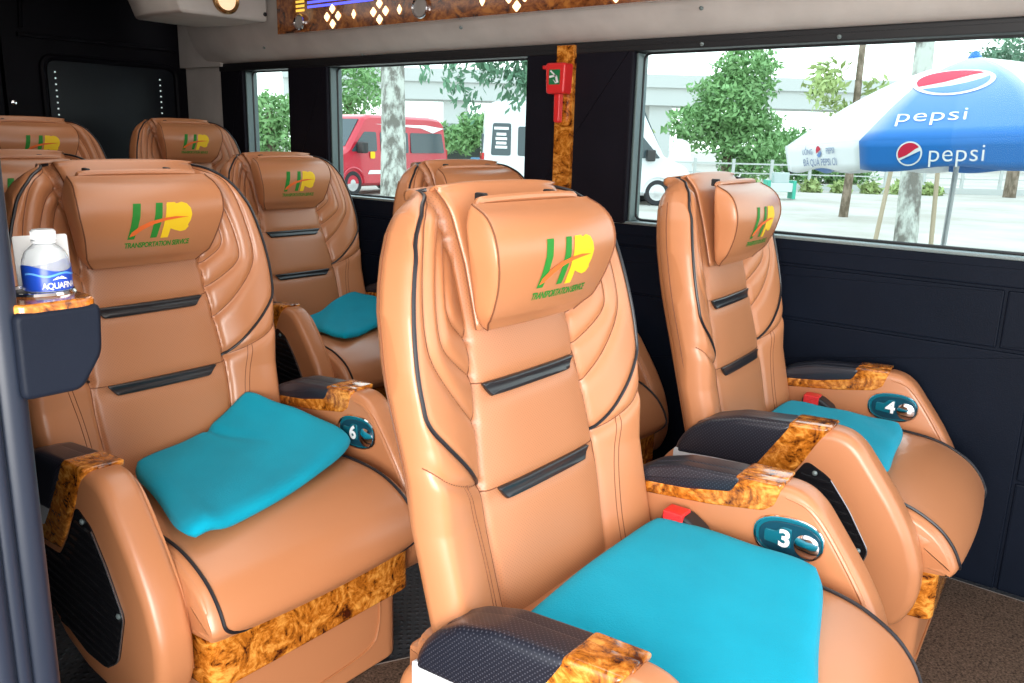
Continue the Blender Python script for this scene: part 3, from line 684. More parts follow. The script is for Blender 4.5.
def make_seat():
    root = empty('passenger_seat')
    r = 0.0
    b = make_backrest(root); recl_child(b, root, r)
    for s in (-1, 1):
        pts = [(s * p[0], float(yfront(p[0], p[1])) - 0.0025, p[1]) for p in PIPEC]; v, f = tube(pts, 0.0035, 7); MB().add(off(v), f).build('piping', M_cord, b)
    class SM:
        def add(self, v, f): MB().add(v, f).build('seam', M_seam, b)
    sm = SM()
    for s in (-1, 1):
        for sl_ in SEAMS + [SEAM_LOW]:
            v, f = tube([(s * p[0], float(yfront(p[0], p[1])) - 0.0004, p[1]) for p in sl_], 0.0012, 5); sm.add(off(v), f)
        zz = np.linspace(0.42, 0.95, 70); v, f = tube([(s * ip(z, AP), float(yfront(ip(z, AP), z)) - 0.0006, z) for z in zz], 0.0013, 5); sm.add(off(v), f)
        for dx in (0, 0.011):
            st = spline([(.246 - dx, .718), (.226 - dx, .629), (.215 - dx, .536), (.213 - dx, .46)], 30)
            v, f = tube([(s * p[0], float(yfront(p[0], p[1])) - 0.0002, p[1]) for p in st], 0.0009, 5); sm.add(off(v), f)
        # seam down the side wall
        zz = np.linspace(0.42, 1.12, 50); v, f = tube([(s * (ip(z, XO) - 0.0045), float(plane(z)) + 0.020, z) for z in zz], 0.0013, 5); sm.add(off(v), f)
    for zc, xe in ((0.859, 0.137), (0.681, 0.143)):
        for s in (-1, 1):
            aa = float(ip(zc, AP)); v, f = tube([(s * x, float(yfront(x, zc)) - 0.0003, zc) for x in np.linspace(xe, aa, 8)], 0.0011, 5); sm.add(off(v), f)
    for S_ in (S1, S2):
        poly = round_poly(S_, 0.004, 3)
        g_ = flat2d([poly], lambda u, w: (u, float(yfront(u, w)) - 0.0045, w), 0.02, 0.006); st = g_.build('inset_strip', M_strip, b, fix=False)
        for v_ in st.data.vertices: v_.co.z -= PIV[2]
        sd = st.modifiers.new('thickness', 'SOLIDIFY'); sd.thickness = 0.008; sd.offset = 0
    make_flap(b)
    h = make_headrest(); recl_child(h, root, r)
    c = make_cushion(); c.parent = root
    for s in (-1, 1):
        ar = make_arm(s); ar.parent = root
        if s < 0: ar.location = (-0.010, -0.014, -0.004)
    # base with wood front
    bp = MB(); bp.add(*prism(round_poly([(-0.255, -0.622), (0.255, -0.622), (0.255, -0.02), (-0.255, -0.02)], 0.04, 4), 0.0145, 0.34, 0.01, 0, ax='z')); base = bp.build('base', M_leather); base.parent = root
    MB().add(*tube(spline([(0.19, -0.624, 0.20), (0.185, -0.624, 0.12), (0.15, -0.624, 0.075), (0.0, -0.624, 0.06), (-0.2, -0.624, 0.06)], 30), 0.003, 5)).build('panel_groove', M_shell, base)
    wp = round_poly([(-0.268, -0.650), (0.268, -0.650), (0.272, -0.50), (-0.272, -0.50)], 0.03, 5)
    MB().add(*prism(wp, 0.20, 0.334, 0.006, 0.004, ax='z')).build('wood_panel', M_burl, base)
    # switch plate with reading lamp, on the inner side of the right armrest
    def oval(c0, c1, a, b, rot, n=28, p=2.4):
        out = []
        for i in range(n):
            t = 2 * math.pi * i / n; u = a * math.copysign(abs(math.cos(t)) ** (2 / p), math.cos(t)); w = b * math.copysign(abs(math.sin(t)) ** (2 / p), math.sin(t))
            out.append((c0 + u * math.cos(rot) - w * math.sin(rot), c1 + u * math.sin(rot) + w * math.cos(rot)))
        return out
    rot = math.radians(-4)
    ov = oval(-0.418, 0.530, 0.067, 0.041, rot)
    sw = MB().add(*prism(ov, 0.318, 0.3085, 0, 0.004)).build('switch_plate', M_teal_reflection); sw.parent = root
    MB().add(*prism(oval(-0.421, 0.529, 0.061, 0.034, rot), 0.310, 0.3065, 0, 0.002)).build('switch_face', M_navy, sw)
    MB().add(*tube([(0.3086, p[0], p[1]) for p in ov], 0.0028, 6, True)).build('plate_rim', M_chrome, sw)
    lens = MB().add(*xf(lathe([(0.024, 0), (0.024, 0.003), (0.016, 0.006), (0, 0.007)], 20), Matrix.Translation((0.3075, -0.455, 0.525)) @ Matrix.Rotation(math.radians(-90), 4, 'Y'))).build('lamp_lens', M_chrome, sw)
    MB().add(*prism(round_poly([(-0.372, 0.515), (-0.425, 0.511), (-0.425, 0.552), (-0.405, 0.552), (-0.395, 0.540), (-0.372, 0.540)], 0.005, 3), 0.3075, 0.3035, 0, 0.002)).build('rocker_switch', M_teal_reflection, sw)
    # belt buckle
    bk = MB().add(*prism(round_poly([(-0.162, 0.455), (-0.170, 0.528), (-0.222, 0.530), (-0.262, 0.505), (-0.268, 0.455)], 0.012, 4), 0.262, 0.306, 0.008, 0.004)).build('belt_buckle', M_black); bk.parent = root
    MB().add(*box(0.258, 0.300, -0.220, -0.174, 0.505, 0.535, 0.005)).build('release_button', M_red, bk)
    return root

def number_mark(seat, digit):
    sw = [c for c in seat.children if c.name.split('.')[0] == 'switch_plate'][0]
    v, f = text2d(digit, 0.056, 'CENTER', 0, 1.0, 0.035)
    flat2d([(v, f)], lambda u, w: (0.2990, -0.414 - u * 0.9, 0.530 + w * 0.85), None, None).build('seat_number', M_white, sw, smooth=False, fix=False)

proto = make_seat()
SEATS = [ # x, y, yaw, recline, z, number, label
    (1.184, 0.906, 0.021, -0.008, 0.0, '3', 'tan leather seat in the foreground centre, number 3 on its armrest'),
    (2.199, 0.971, 0.072, 0.001, 0.0, '4', 'tan leather seat under the largest window, number 4 on its armrest'),
    (1.027, 1.970, 0.011, -0.051, 0.0, '6', 'tan leather seat behind the bottle holder, number 6 on its armrest'),
    (2.250, 1.960, -0.12, 0.0, 0.0, None, 'tan seat mostly hidden behind the centre seat, only its top showing against the middle window'),
    (2.262, 3.000, -0.014, 0.050, 0.0, None, 'tan leather seat with crumpled teal towel by the middle window'),
    (1.16, 2.95, 0.0, 0.0, 0.0, None, 'tan seat hidden directly behind the seat numbered 6, top edge showing at left'),
    (1.545, 3.75, 0.0, 0.0, 0.246, None, 'tan rear row seat at the far left, pillow with logo before the door seam'),
    (2.262, 3.80, 0.0, 0.0, 0.292, None, 'tan rear row seat in front of the dark rear window panel'),
]
seat_objs = []
for i, (x, y, yaw, rec, z, num, lab) in enumerate(SEATS):
    o = proto if i == 0 else copy_tree(proto)
    seat_objs.append(o); o.location = (x, y, z); o.rotation_euler = (0, 0, yaw); tag(o, lab, 'seat', 'tan leather passenger seats')
    for c in o.children:
        if c.name.split('.')[0] in ('backrest', 'headrest'): c.rotation_euler = (-rec, 0, 0)
for c in seat_objs[0].children:              # its aisle armrest is set a little lower
    if c.name.split('.')[0] == 'armrest' and c.location.x < 0: c.location = (0.004, -0.036, -0.046)
for c in seat_objs[1].children:
    if c.name.split('.')[0] == 'armrest' and c.location.x < 0: c.location = (-0.004, -0.004, 0.010)
seat_objs[6].scale = (0.89,) * 3; seat_objs[7].scale = (0.865,) * 3
for o in seat_objs[6:]:                      # the rear bench row has no armrests
    for c in list(o.children):
        if c.name.split('.')[0] in ('armrest', 'switch_plate'):
            for g in list(c.children_recursive): bpy.data.objects.remove(g)
            bpy.data.objects.remove(c)
for o, s_ in zip(seat_objs, SEATS):
    if s_[6 - 1]: number_mark(o, s_[5])

# ------------------------------------------------------------------ towels
def towel(name, corners, thick, seat_i, label, seed, wr=0.006, lift=None, bow=0.0):
    """folded towel: bilinear patch between four 3-D corners (back-left, back-right, front-right, front-left), in seat coordinates"""
    rnd = random.Random(seed); x, y, yaw, rec, z0 = SEATS[seat_i][:5]
    n = 49; c = [np.array(p, float) for p in corners]; V = []
    ph = [(rnd.uniform(3, 9), rnd.uniform(3, 9), rnd.uniform(0, 6)) for _ in range(5)]
    def srf(u, v):
        p = (1 - u) * (1 - v) * c[0] + u * (1 - v) * c[1] + u * v * c[2] + (1 - u) * v * c[3]
        edge = 0.006 * (math.sin(5 * u + seed) + math.sin(6 * v + 2 * seed)); p = p + np.array([edge * (v - 0.5), edge * (u - 0.5) - bow * math.sin(math.pi * u) * v * v, 0]) * 2
        w = sum(math.sin(a * u * 2 + b * v * 2 + q) for a, b, q in ph) / 5
        dz = wr * w
        if lift: dz += lift(u, v)
        return p + np.array([0, 0, dz])
    # round the corners: superellipse mapping of the square
    def mp(a, b):
        k = 0.15; return a * math.sqrt(max(0, 1 - k * b ** 8)), b * math.sqrt(max(0, 1 - k * a ** 8))
    rows = []
    th = np.linspace(-math.pi / 2, math.pi / 2, 9)
    g = np.linspace(-1, 1, n)
    def pt(a, b, top):
        a2, b2 = mp(a, b); e = max(abs(a), abs(b))
        rim = math.sqrt(max(0, 1 - max(0, (e - 0.82) / 0.18) ** 2))
        p = srf((a2 + 1) / 2, (b2 + 1) / 2); return p + np.array([0, 0, thick * 0.5 * (1 + rim if top else 1 - rim)])
    top = [pt(a, b, True) for a in g for b in g]; bot = [pt(a, b, False) for a in g for b in g]
    F = grid_faces(n, n); nb = len(top); F2 = [tuple(q + nb for q in f[::-1]) for f in grid_faces(n, n)]
    m_ = MB().add(top + bot, F + F2)
    # local origin at the towel's centre
    cc = np.mean(np.array(m_.v), axis=0); m_.v = [tuple(np.array(p) - cc) for p in m_.v]
    o = m_.build(name, M_towel, sharp=3.0)
    bm = bmesh.new(); bm.from_mesh(o.data); bmesh.ops.remove_doubles(bm, verts=bm.verts[:], dist=1e-5); bmesh.ops.recalc_face_normals(bm, faces=bm.faces[:]); bm.to_mesh(o.data); bm.free()
    cy, sy = math.cos(yaw), math.sin(yaw)
    o.location = (x + cy * cc[0] - sy * cc[1], y + sy * cc[0] + cy * cc[1], cc[2] + z0); o.rotation_euler = (0, 0, yaw)
    return tag(o, label, 'towel', 'folded teal towels on the seats')
towel('folded_towel', [(-0.250, -0.150, 0.484), (0.284, -0.150, 0.486), (0.270, -0.505, 0.494), (-0.23, -0.64, 0.456)], 0.034, 0, 'folded teal towel lying flat on the foreground seat numbered 3', 1, 0.003)
towel('folded_towel', [(-0.22, -0.11, 0.484), (0.280, -0.12, 0.484), (0.222, -0.470, 0.492), (-0.22, -0.51, 0.492)], 0.030, 1, 'folded teal towel on the window seat numbered 4', 2, 0.003)
towel('folded_towel', [(-0.150, -0.15, 0.486), (0.225, -0.085, 0.500), (0.306, -0.43, 0.496), (-0.262, -0.590, 0.480)], 0.036, 2, 'rumpled teal towel propped against the backrest of the seat numbered 6', 3, 0.005, lambda u, v: 0.075 * max(0, (u - 0.52) / 0.48) ** 1.3 * (1 - v) ** 0.8 - 0.012 * math.exp(-((u - 0.58 - 0.15 * v) / 0.035) ** 2) * max(0, 1 - 1.6 * v) + 0.010 * math.exp(-((u - 0.10) / 0.05) ** 2) * v * v, 0.018)
towel('folded_towel', [(-0.15, -0.20, 0.486), (0.26, -0.10, 0.560), (0.27, -0.42, 0.505), (-0.20, -0.56, 0.486)], 0.030, 4, 'crumpled teal towel on the seat by the middle window', 4, 0.008)

# ------------------------------------------------------------------ door pillar, cup holder, bottle, card
dp = empty('door_pillar', (0.318, 1.12, 0)); struct(dp); dp.name = 'trim_6'
pp = MB(); pp.add(*prism(round_poly([(-0.32, 0.0), (0.055, 0.0), (0.055, 0.16), (-0.32, 0.16)], 0.02, 4), -0.05, 1.97, 0, 0, ax='z')); pp.build('pillar_cover', M_seal, dp)
sl2 = MB()
for (x, y, r) in ((0.078, 0.0, 0.022), (0.050, -0.014, 0.012), (0.026, -0.018, 0.016), (-0.004, -0.012, 0.010), (-0.03, -0.014, 0.013)): sl2.add(*tube([(x, y, -0.05), (x, y, 0.9), (x, y, 1.97)], r, 14))
sl2.build('door_seal', mat('blue_black_rubber', (0.014, 0.020, 0.036), 0.4), dp)
MB().add(*xf(lathe([(0.016, 0), (0.016, 0.006), (0.008, 0.012), (0.008, 0.02), (0, 0.02)], 6), Matrix.Translation((-0.052, 0.004, 0.82)) @ Matrix.Rotation(math.radians(90), 4, 'X'))).build('pillar_bolt', M_chrome, dp)

ch = empty('cup_holder', (0.457, 1.165, 0.93)); tag(ch, 'black leather cup holder box with burl wood rim on the door pillar', 'cup holder')
prof = round_poly([(-0.054, 0.0), (0.020, 0.0), (0.050, 0.045), (0.054, 0.112), (-0.054, 0.112)], 0.012, 4)
MB().add(*prism(prof, -0.075, 0.075, 0.008, 0.008, ax='y')).build('leather_box', m_fabric('blue_black_leather', (0.010, 0.013, 0.022), 500, 0.2, 0.42), ch)
tp = MB(); rim = round_poly([(-0.052, -0.072), (0.052, -0.072), (0.052, 0.072), (-0.052, 0.072)], 0.022, 5)
tp.add(*prism(rim, 0.110, 0.121, 0.0, 0.004, ax='z')); tp.build('wood_top', M_burl, ch)
MB().add(*tube([(0.012 + 0.040 * math.cos(t), 0.008 + 0.040 * math.sin(t), 0.1215) for t in np.linspace(0, 2 * math.pi, 32)[:-1]], 0.004, 6, True)).build('cup_ring', M_chrome, ch)
MB().add(*xf(lathe([(0.038, 0.0), (0.0, 0.0005)], 24), Matrix.Translation((0.012, 0.008, 0.1212)))).build('cup_well', M_black, ch)

wb = empty('water_bottle', (0.478, 1.168, 1.0515)); wb.scale = (0.78, 0.78, 0.74); tag(wb, 'small clear plastic water bottle with blue label in the cup holder', 'bottle')
m_water = mat('clear_plastic', (0.93, 0.97, 0.98), 0.08); BS(m_water).inputs['Transmission Weight'].default_value = 0.75; BS(m_water).inputs['IOR'].default_value = 1.25
m_label = mat('blue_label', (0.012, 0.06, 0.42), 0.3)
R0 = 0.0375
def bot_r(z): return np.interp(z, [0, 0.004, 0.010, 0.045, 0.05, 0.060, 0.072, 0.080, 0.087, 0.090], [0.030, 0.036, R0, R0, R0 * 0.985, R0 * 0.95, 0.031, 0.024, 0.016, 0.0155])
MB().add(*lathe([(0.0, 0.0)] + [(float(bot_r(z)), z) for z in np.linspace(0, 0.090, 34)] + [(0.0155, 0.098), (0.0, 0.098)], 36)).build('bottle_body', m_water, wb)
lab = []
rows = np.linspace(0.006, 0.046, 8); nn = 48
V = [((R0 + 0.0006) * math.cos(t), (R0 + 0.0006) * math.sin(t), z + (0.006 * math.sin(t * 2 + 1.1) if i == 7 else 0)) for i, z in enumerate(rows) for t in np.linspace(0, 2 * math.pi, nn, endpoint=False)]
lb = MB().add(V, grid_faces(8, nn, False, True)).build('bottle_label', m_label, wb, fix=False)
cyl = lambda t0, rr: (lambda u, w: (rr * math.sin(u / R0 + t0), -rr * math.cos(u / R0 + t0), w))
t0 = -0.05
v, f = text2d('AQUAFINA', 0.0128, 'CENTER', 0, 0.9, 0.012); v = [(x * 0.95 + 0.007, y * 1.2 + 0.0150) for x, y in v]
flat2d([(v, f)], cyl(t0, R0 + 0.0014), 0.003, None).build('label_lettering', M_white, lb, smooth=False, fix=False)
flat2d([[(-0.006, 0.0255), (0.003, 0.0315), (0.006, 0.0300), (0.009, 0.0325), (0.020, 0.0255), (0.007, 0.0275)]], cyl(t0, R0 + 0.0014), 0.003, None).build('label_mountain', M_white, lb, smooth=False, fix=False)
wv = [(u, 0.0365 + 0.0025 * math.sin(u * 120)) for u in np.linspace(-0.05, 0.05, 30)]
flat2d([wv + [(u, z - 0.0035) for u, z in wv[::-1]]], cyl(t0, R0 + 0.0012), 0.003, None).build('label_wave', mat('light_blue_print', (0.10, 0.32, 0.75), 0.4), lb, smooth=False, fix=False)
cap_ = MB(); prof_ = [(0.0175, 0.093), (0.0185, 0.094), (0.0185, 0.109), (0.0165, 0.1115), (0.0, 0.112)]; cap_.add(*lathe(prof_, 40))
for i in range(24):
    t = 2 * math.pi * i / 24; cap_.add(*tube([(0.0187 * math.cos(t), 0.0187 * math.sin(t), 0.095), (0.0187 * math.cos(t), 0.0187 * math.sin(t), 0.108)], 0.0008, 4))
cap_.add(*lathe([(0.019, 0.088), (0.0195, 0.089), (0.0195, 0.092), (0.017, 0.0925)], 36)); cap_.build('bottle_cap', mat('white_cap', (0.85, 0.87, 0.88), 0.35), wb)
cd = MB().add(*prism(round_poly([(-0.034, 0), (0.034, 0), (0.034, 0.068), (-0.034, 0.068)], 0.003, 2), -0.0012, 0.0012, 0, 0, ax='y')).build('paper_card', mat('white_card', (0.82, 0.82, 0.80), 0.7))
cd.location = (0.494, 1.214, 1.053); cd.rotation_euler = (math.radians(-6), 0, math.radians(-8)); tag(cd, 'white paper card standing behind the water bottle', 'card')

# ------------------------------------------------------------------ outdoors
GZ = -0.9
def m_ground():
    m = mat('pale_sandy_ground', (0.62, 0.58, 0.52), 0.95, spec=0.1); v = coords(m); n = noise(m, v, 0.35, 5, 0.6)
    L(m, ramp(m, n.outputs[0], [(0.35, (0.40, 0.365, 0.32)), (0.65, (0.53, 0.50, 0.46))]), BS(m).inputs['Base Color']); return m
g_ = MB().add([(-60, -120, GZ), (260, -120, GZ), (260, 220, GZ), (-60, 220, GZ)], [(0, 1, 2, 3)]).build('ground', m_ground(), smooth=False, fix=False); struct(g_)
def m_leaf(name, c):
    m = mat(name, c, 0.6, spec=0.3); b = BS(m); oi = N(m, 'ShaderNodeTexNoise'); oi.inputs['Scale'].default_value = 0.8
    t = N(m, 'ShaderNodeTexCoord'); L(m, t.outputs['Object'], oi.inputs['Vector'])
    L(m, mixc(m, oi.outputs[0], tuple(x * 0.6 for x in c), tuple(min(1, x * 1.4) for x in c)), b.inputs['Base Color'])
    b.inputs['Subsurface Weight'].default_value = 0.0
    return m
LEAF_A = m_leaf('leaf_fresh_green', (0.22, 0.40, 0.16)); LEAF_B = m_leaf('leaf_deep_green', (0.13, 0.26, 0.16)); LEAF_C = m_leaf('leaf_yellow_green', (0.34, 0.43, 0.17))
def m_bark(name, a, b):
    m = mat(name, a, 0.9); v = coords(m, (1, 1, 0.5)); n = noise(m, v, 5, 5, 0.65); L(m, ramp(m, n.outputs[0], [(0.42, a), (0.58, b)]), BS(m).inputs['Base Color']); bump(m, n.outputs[0], 0.6, 0.05); return m
BARK = m_bark('lichen_bark', (0.16, 0.15, 0.13), (0.50, 0.52, 0.47)); BARK2 = m_bark('brown_bark', (0.12, 0.09, 0.06), (0.26, 0.20, 0.15))
def foliage(name, blobs, n, leaf, material, parent, seed, droop=0.0):
    rs_ = np.random.RandomState(seed); vol = np.array([b[3] * b[4] * b[5] for b in blobs]); cnt = (n * vol / vol.sum()).astype(int) + 1
    Vs = []; 
    for b, c in zip(blobs, cnt):
        d = rs_.normal(size=(c, 3)); d /= np.linalg.norm(d, axis=1)[:, None]; r = rs_.uniform(0.15, 1, size=(c, 1)) ** 0.45
        # lumpy outline
        lump = 1 + 0.18 * np.sin(d[:, :1] * 7 + b[0]) * np.sin(d[:, 1:2] * 6 + b[1]) + 0.14 * np.sin(d[:, 2:] * 9 + b[2])
        P = np.array(b[:3]) + d * r * lump * np.array(b[3:6])
        a = rs_.normal(size=(c, 3)); a[:, 2] -= droop; a /= np.linalg.norm(a, axis=1)[:, None]; w = np.cross(a, rs_.normal(size=(c, 3))); w /= np.linalg.norm(w, axis=1)[:, None]
        s = leaf * rs_.uniform(0.6, 1.3, size=(c, 1))
        Vs.append(np.stack([P - a * s, P + w * s * 0.38, P + a * s, P - w * s * 0.38], 1).reshape(-1, 3))
    V = np.vstack(Vs); F = np.arange(len(V)).reshape(-1, 4)
    return new_obj(name, V, F, material, parent, smooth=False)
def tree(name, base, trunk, blobs, nleaf, leaf, lm, label, seed, bark=None, cat='tree', group=None, droop=0.0):
    r = empty(name, base); tag(r, label, cat, group)
    if trunk:
        pts, rad = trunk; t = spline(pts, 24); rr = np.interp(np.linspace(0, 1, 24), np.linspace(0, 1, len(rad)), rad); MB().add(*tube(t, list(rr), 14)).build('trunk', bark or BARK2, r)
    if blobs: foliage('foliage', blobs, nleaf, leaf, lm, r, seed, droop)
    return r
# big leafy mass opposite the large window
tree('bushy_tree', (46.6, 21.3, GZ), ([(0, 0, 0), (0.1, 0, 2), (0.3, 0.2, 4.5)], [0.35, 0.28, 0.15]),
     [(0.0, 0, 4.4, 2.3, 2.3, 2.1), (0.5, -0.6, 6.4, 1.8, 1.8, 1.4), (0.6, -1.0, 2.3, 2.1, 2.1, 2.0), (-1.3, 1.6, 3.2, 1.6, 1.6, 1.3)], 11000, 0.20, LEAF_A, 'tall bushy green tree in the middle of the largest window', 11)
tree('leafy_shrub', (41.6, 25.4, GZ), ([(0, 0, 0), (0.05, 0, 0.8), (0.1, 0, 1.4)], [0.12, 0.10, 0.06]), [(0.15, -0.2, 1.6, 1.5, 1.5, 1.5), (-0.3, 0.4, 3.4, 1.1, 1.1, 1.0), (-0.8, 1.0, 1.0, 1.3, 1.3, 1.1)], 4200, 0.2, LEAF_C, 'yellow green shrub left of the tall bushy tree', 12)
tree('leafy_shrub', (53.2, 19.9, GZ), ([(0, 0, 0), (0.05, 0, 0.8), (0.1, 0, 1.4)], [0.12, 0.10, 0.06]), [(0, 0, 1.7, 1.6, 1.6, 1.8), (1.1, -1.4, 1.5, 1.8, 1.8, 1.6), (2.3, -2.9, 1.2, 1.8, 1.8, 1.4)], 5200, 0.2, LEAF_A, 'green shrub between the tall bushy tree and the umbrella', 13)
# slim tree behind the umbrella and the leaning one beside the umbrella
tree('slim_tree', (28.2, 8.68, GZ), ([(0, 0, 0), (0.05, -0.03, 1.6), (0.3, 0.1, 3.8), (0.9, 0.3, 7.0)], [0.15, 0.13, 0.11, 0.09]),
     [(0.5, 1.2, 4.6, 0.6, 0.6, 0.5), (-0.1, 1.0, 3.9, 0.7, 0.7, 0.55), (0.9, -0.45, 4.0, 0.55, 0.55, 0.4), (0.7, -0.8, 3.4, 0.55, 0.55, 0.4), (0.4, 0.5, 3.3, 0.55, 0.55, 0.4)], 520, 0.17, LEAF_C, 'slim young tree left of the umbrella with sparse yellow leaves', 14)
tree('leaning_tree', (11.75, 2.78, GZ), ([(-0.02, 0, 0), (0.12, 0.04, 1.0), (0.45, 0.18, 2.6), (0.8, 0.3, 4.2)], [0.17, 0.15, 0.13, 0.11]), None, 0, 0, None, 'grey leaning tree trunk beneath the umbrella', 15, BARK)
def stake(a, b, label):
    o = MB().add(*tube([a, b], [0.032, 0.028], 8)).build('wooden_stake', mat('stake_wood', (0.36, 0.29, 0.20), 0.85)); tag(o, label, 'stake', 'stakes propping the leaning tree'); return o
stake((11.35, 3.15, GZ), (11.75, 3.08, 1.0), 'slanted wooden stake left of the leaning trunk under the umbrella')
stake((11.95, 2.48, GZ), (12.05, 2.60, 1.3), 'upright wooden stake right of the leaning trunk under the umbrella')
# trunk in front of the red van, hanging twigs
tree('tree_trunk', (14.0, 14.75, GZ), ([(0, 0, 0), (0.12, 0.13, 1.2), (0.34, 0.36, 2.6), (0.7, 0.75, 5.0)], [0.34, 0.31, 0.285, 0.27]), None, 0, 0, None, 'thick lichen covered tree trunk in front of the red van', 16, BARK)
tree('hanging_branch', (11.0, 9.9, 3.4), ([(0.6, 0.3, 0.3), (0, 0, 0), (-0.3, 0.2, -0.25), (-0.45, 0.35, -0.6)], [0.04, 0.03, 0.02, 0.01]),
     [(-0.1, 0.1, -1.15, 0.22, 0.22, 0.45), (0.25, -0.35, -0.95, 0.30, 0.30, 0.4), (0.1, -0.15, -1.55, 0.16, 0.16, 0.32), (-0.4, 0.45, -1.05, 0.14, 0.14, 0.26), (0.45, -0.75, -1.25, 0.28, 0.28, 0.45), (0.65, -0.95, -1.0, 0.35, 0.35, 0.4), (0.4, -0.6, -0.6, 0.4, 0.4, 0.3)], 900, 0.085, LEAF_B, 'drooping leafy branch hanging before the middle window', 17, None, 'branch', None, 1.6)
tree('roadside_tree', (31.5, 36.8, GZ), ([(0, 0, 0), (0.1, 0, 2), (0.2, 0.1, 4)], [0.3, 0.26, 0.16]), [(0, 0, 4.9, 2.2, 2.2, 1.9), (-1.4, 1.2, 3.2, 1.8, 1.8, 1.5), (0.6, -0.4, 2.3, 1.6, 1.6, 1.3)], 4200, 0.18, LEAF_A, 'pale green tree behind the red van at the left of the middle window', 18)
tree('roadside_tree', (34.0, 29.0, GZ), ([(0, 0, 0), (0.1, 0, 2), (0.2, 0.1, 3)], [0.26, 0.22, 0.14]), [(0, 0, 2.7, 1.5, 1.5, 0.9), (-0.9, 1.0, 2.2, 1.2, 1.2, 0.8)], 2200, 0.18, LEAF_A, 'low rounded tree seen above the roof of the red van', 19)
tree('roadside_tree', (24.8, 34.6, GZ), ([(0, 0, 0), (0.05, 0, 2), (0.1, 0.1, 3.4)], [0.24, 0.2, 0.14]), [(0, 0, 3.1, 1.3, 1.3, 1.1), (0.8, -0.6, 2.0, 1.1, 1.1, 0.9), (-0.5, 0.4, 1.8, 1.0, 1.0, 0.9)], 2200, 0.18, LEAF_A, 'light green tree seen through the small rear window', 20)
tree('roadside_tree', (48.5, 7.0, GZ), ([(0, 0, 0), (0.1, 0, 3), (0.2, 0.1, 5.5)], [0.3, 0.26, 0.16]), [(0, 0, 6.6, 2.4, 2.4, 1.1), (-0.8, 0.9, 6.0, 1.6, 1.6, 0.9)], 2600, 0.17, LEAF_B, 'dull green treetop beyond the umbrella at far right', 21)

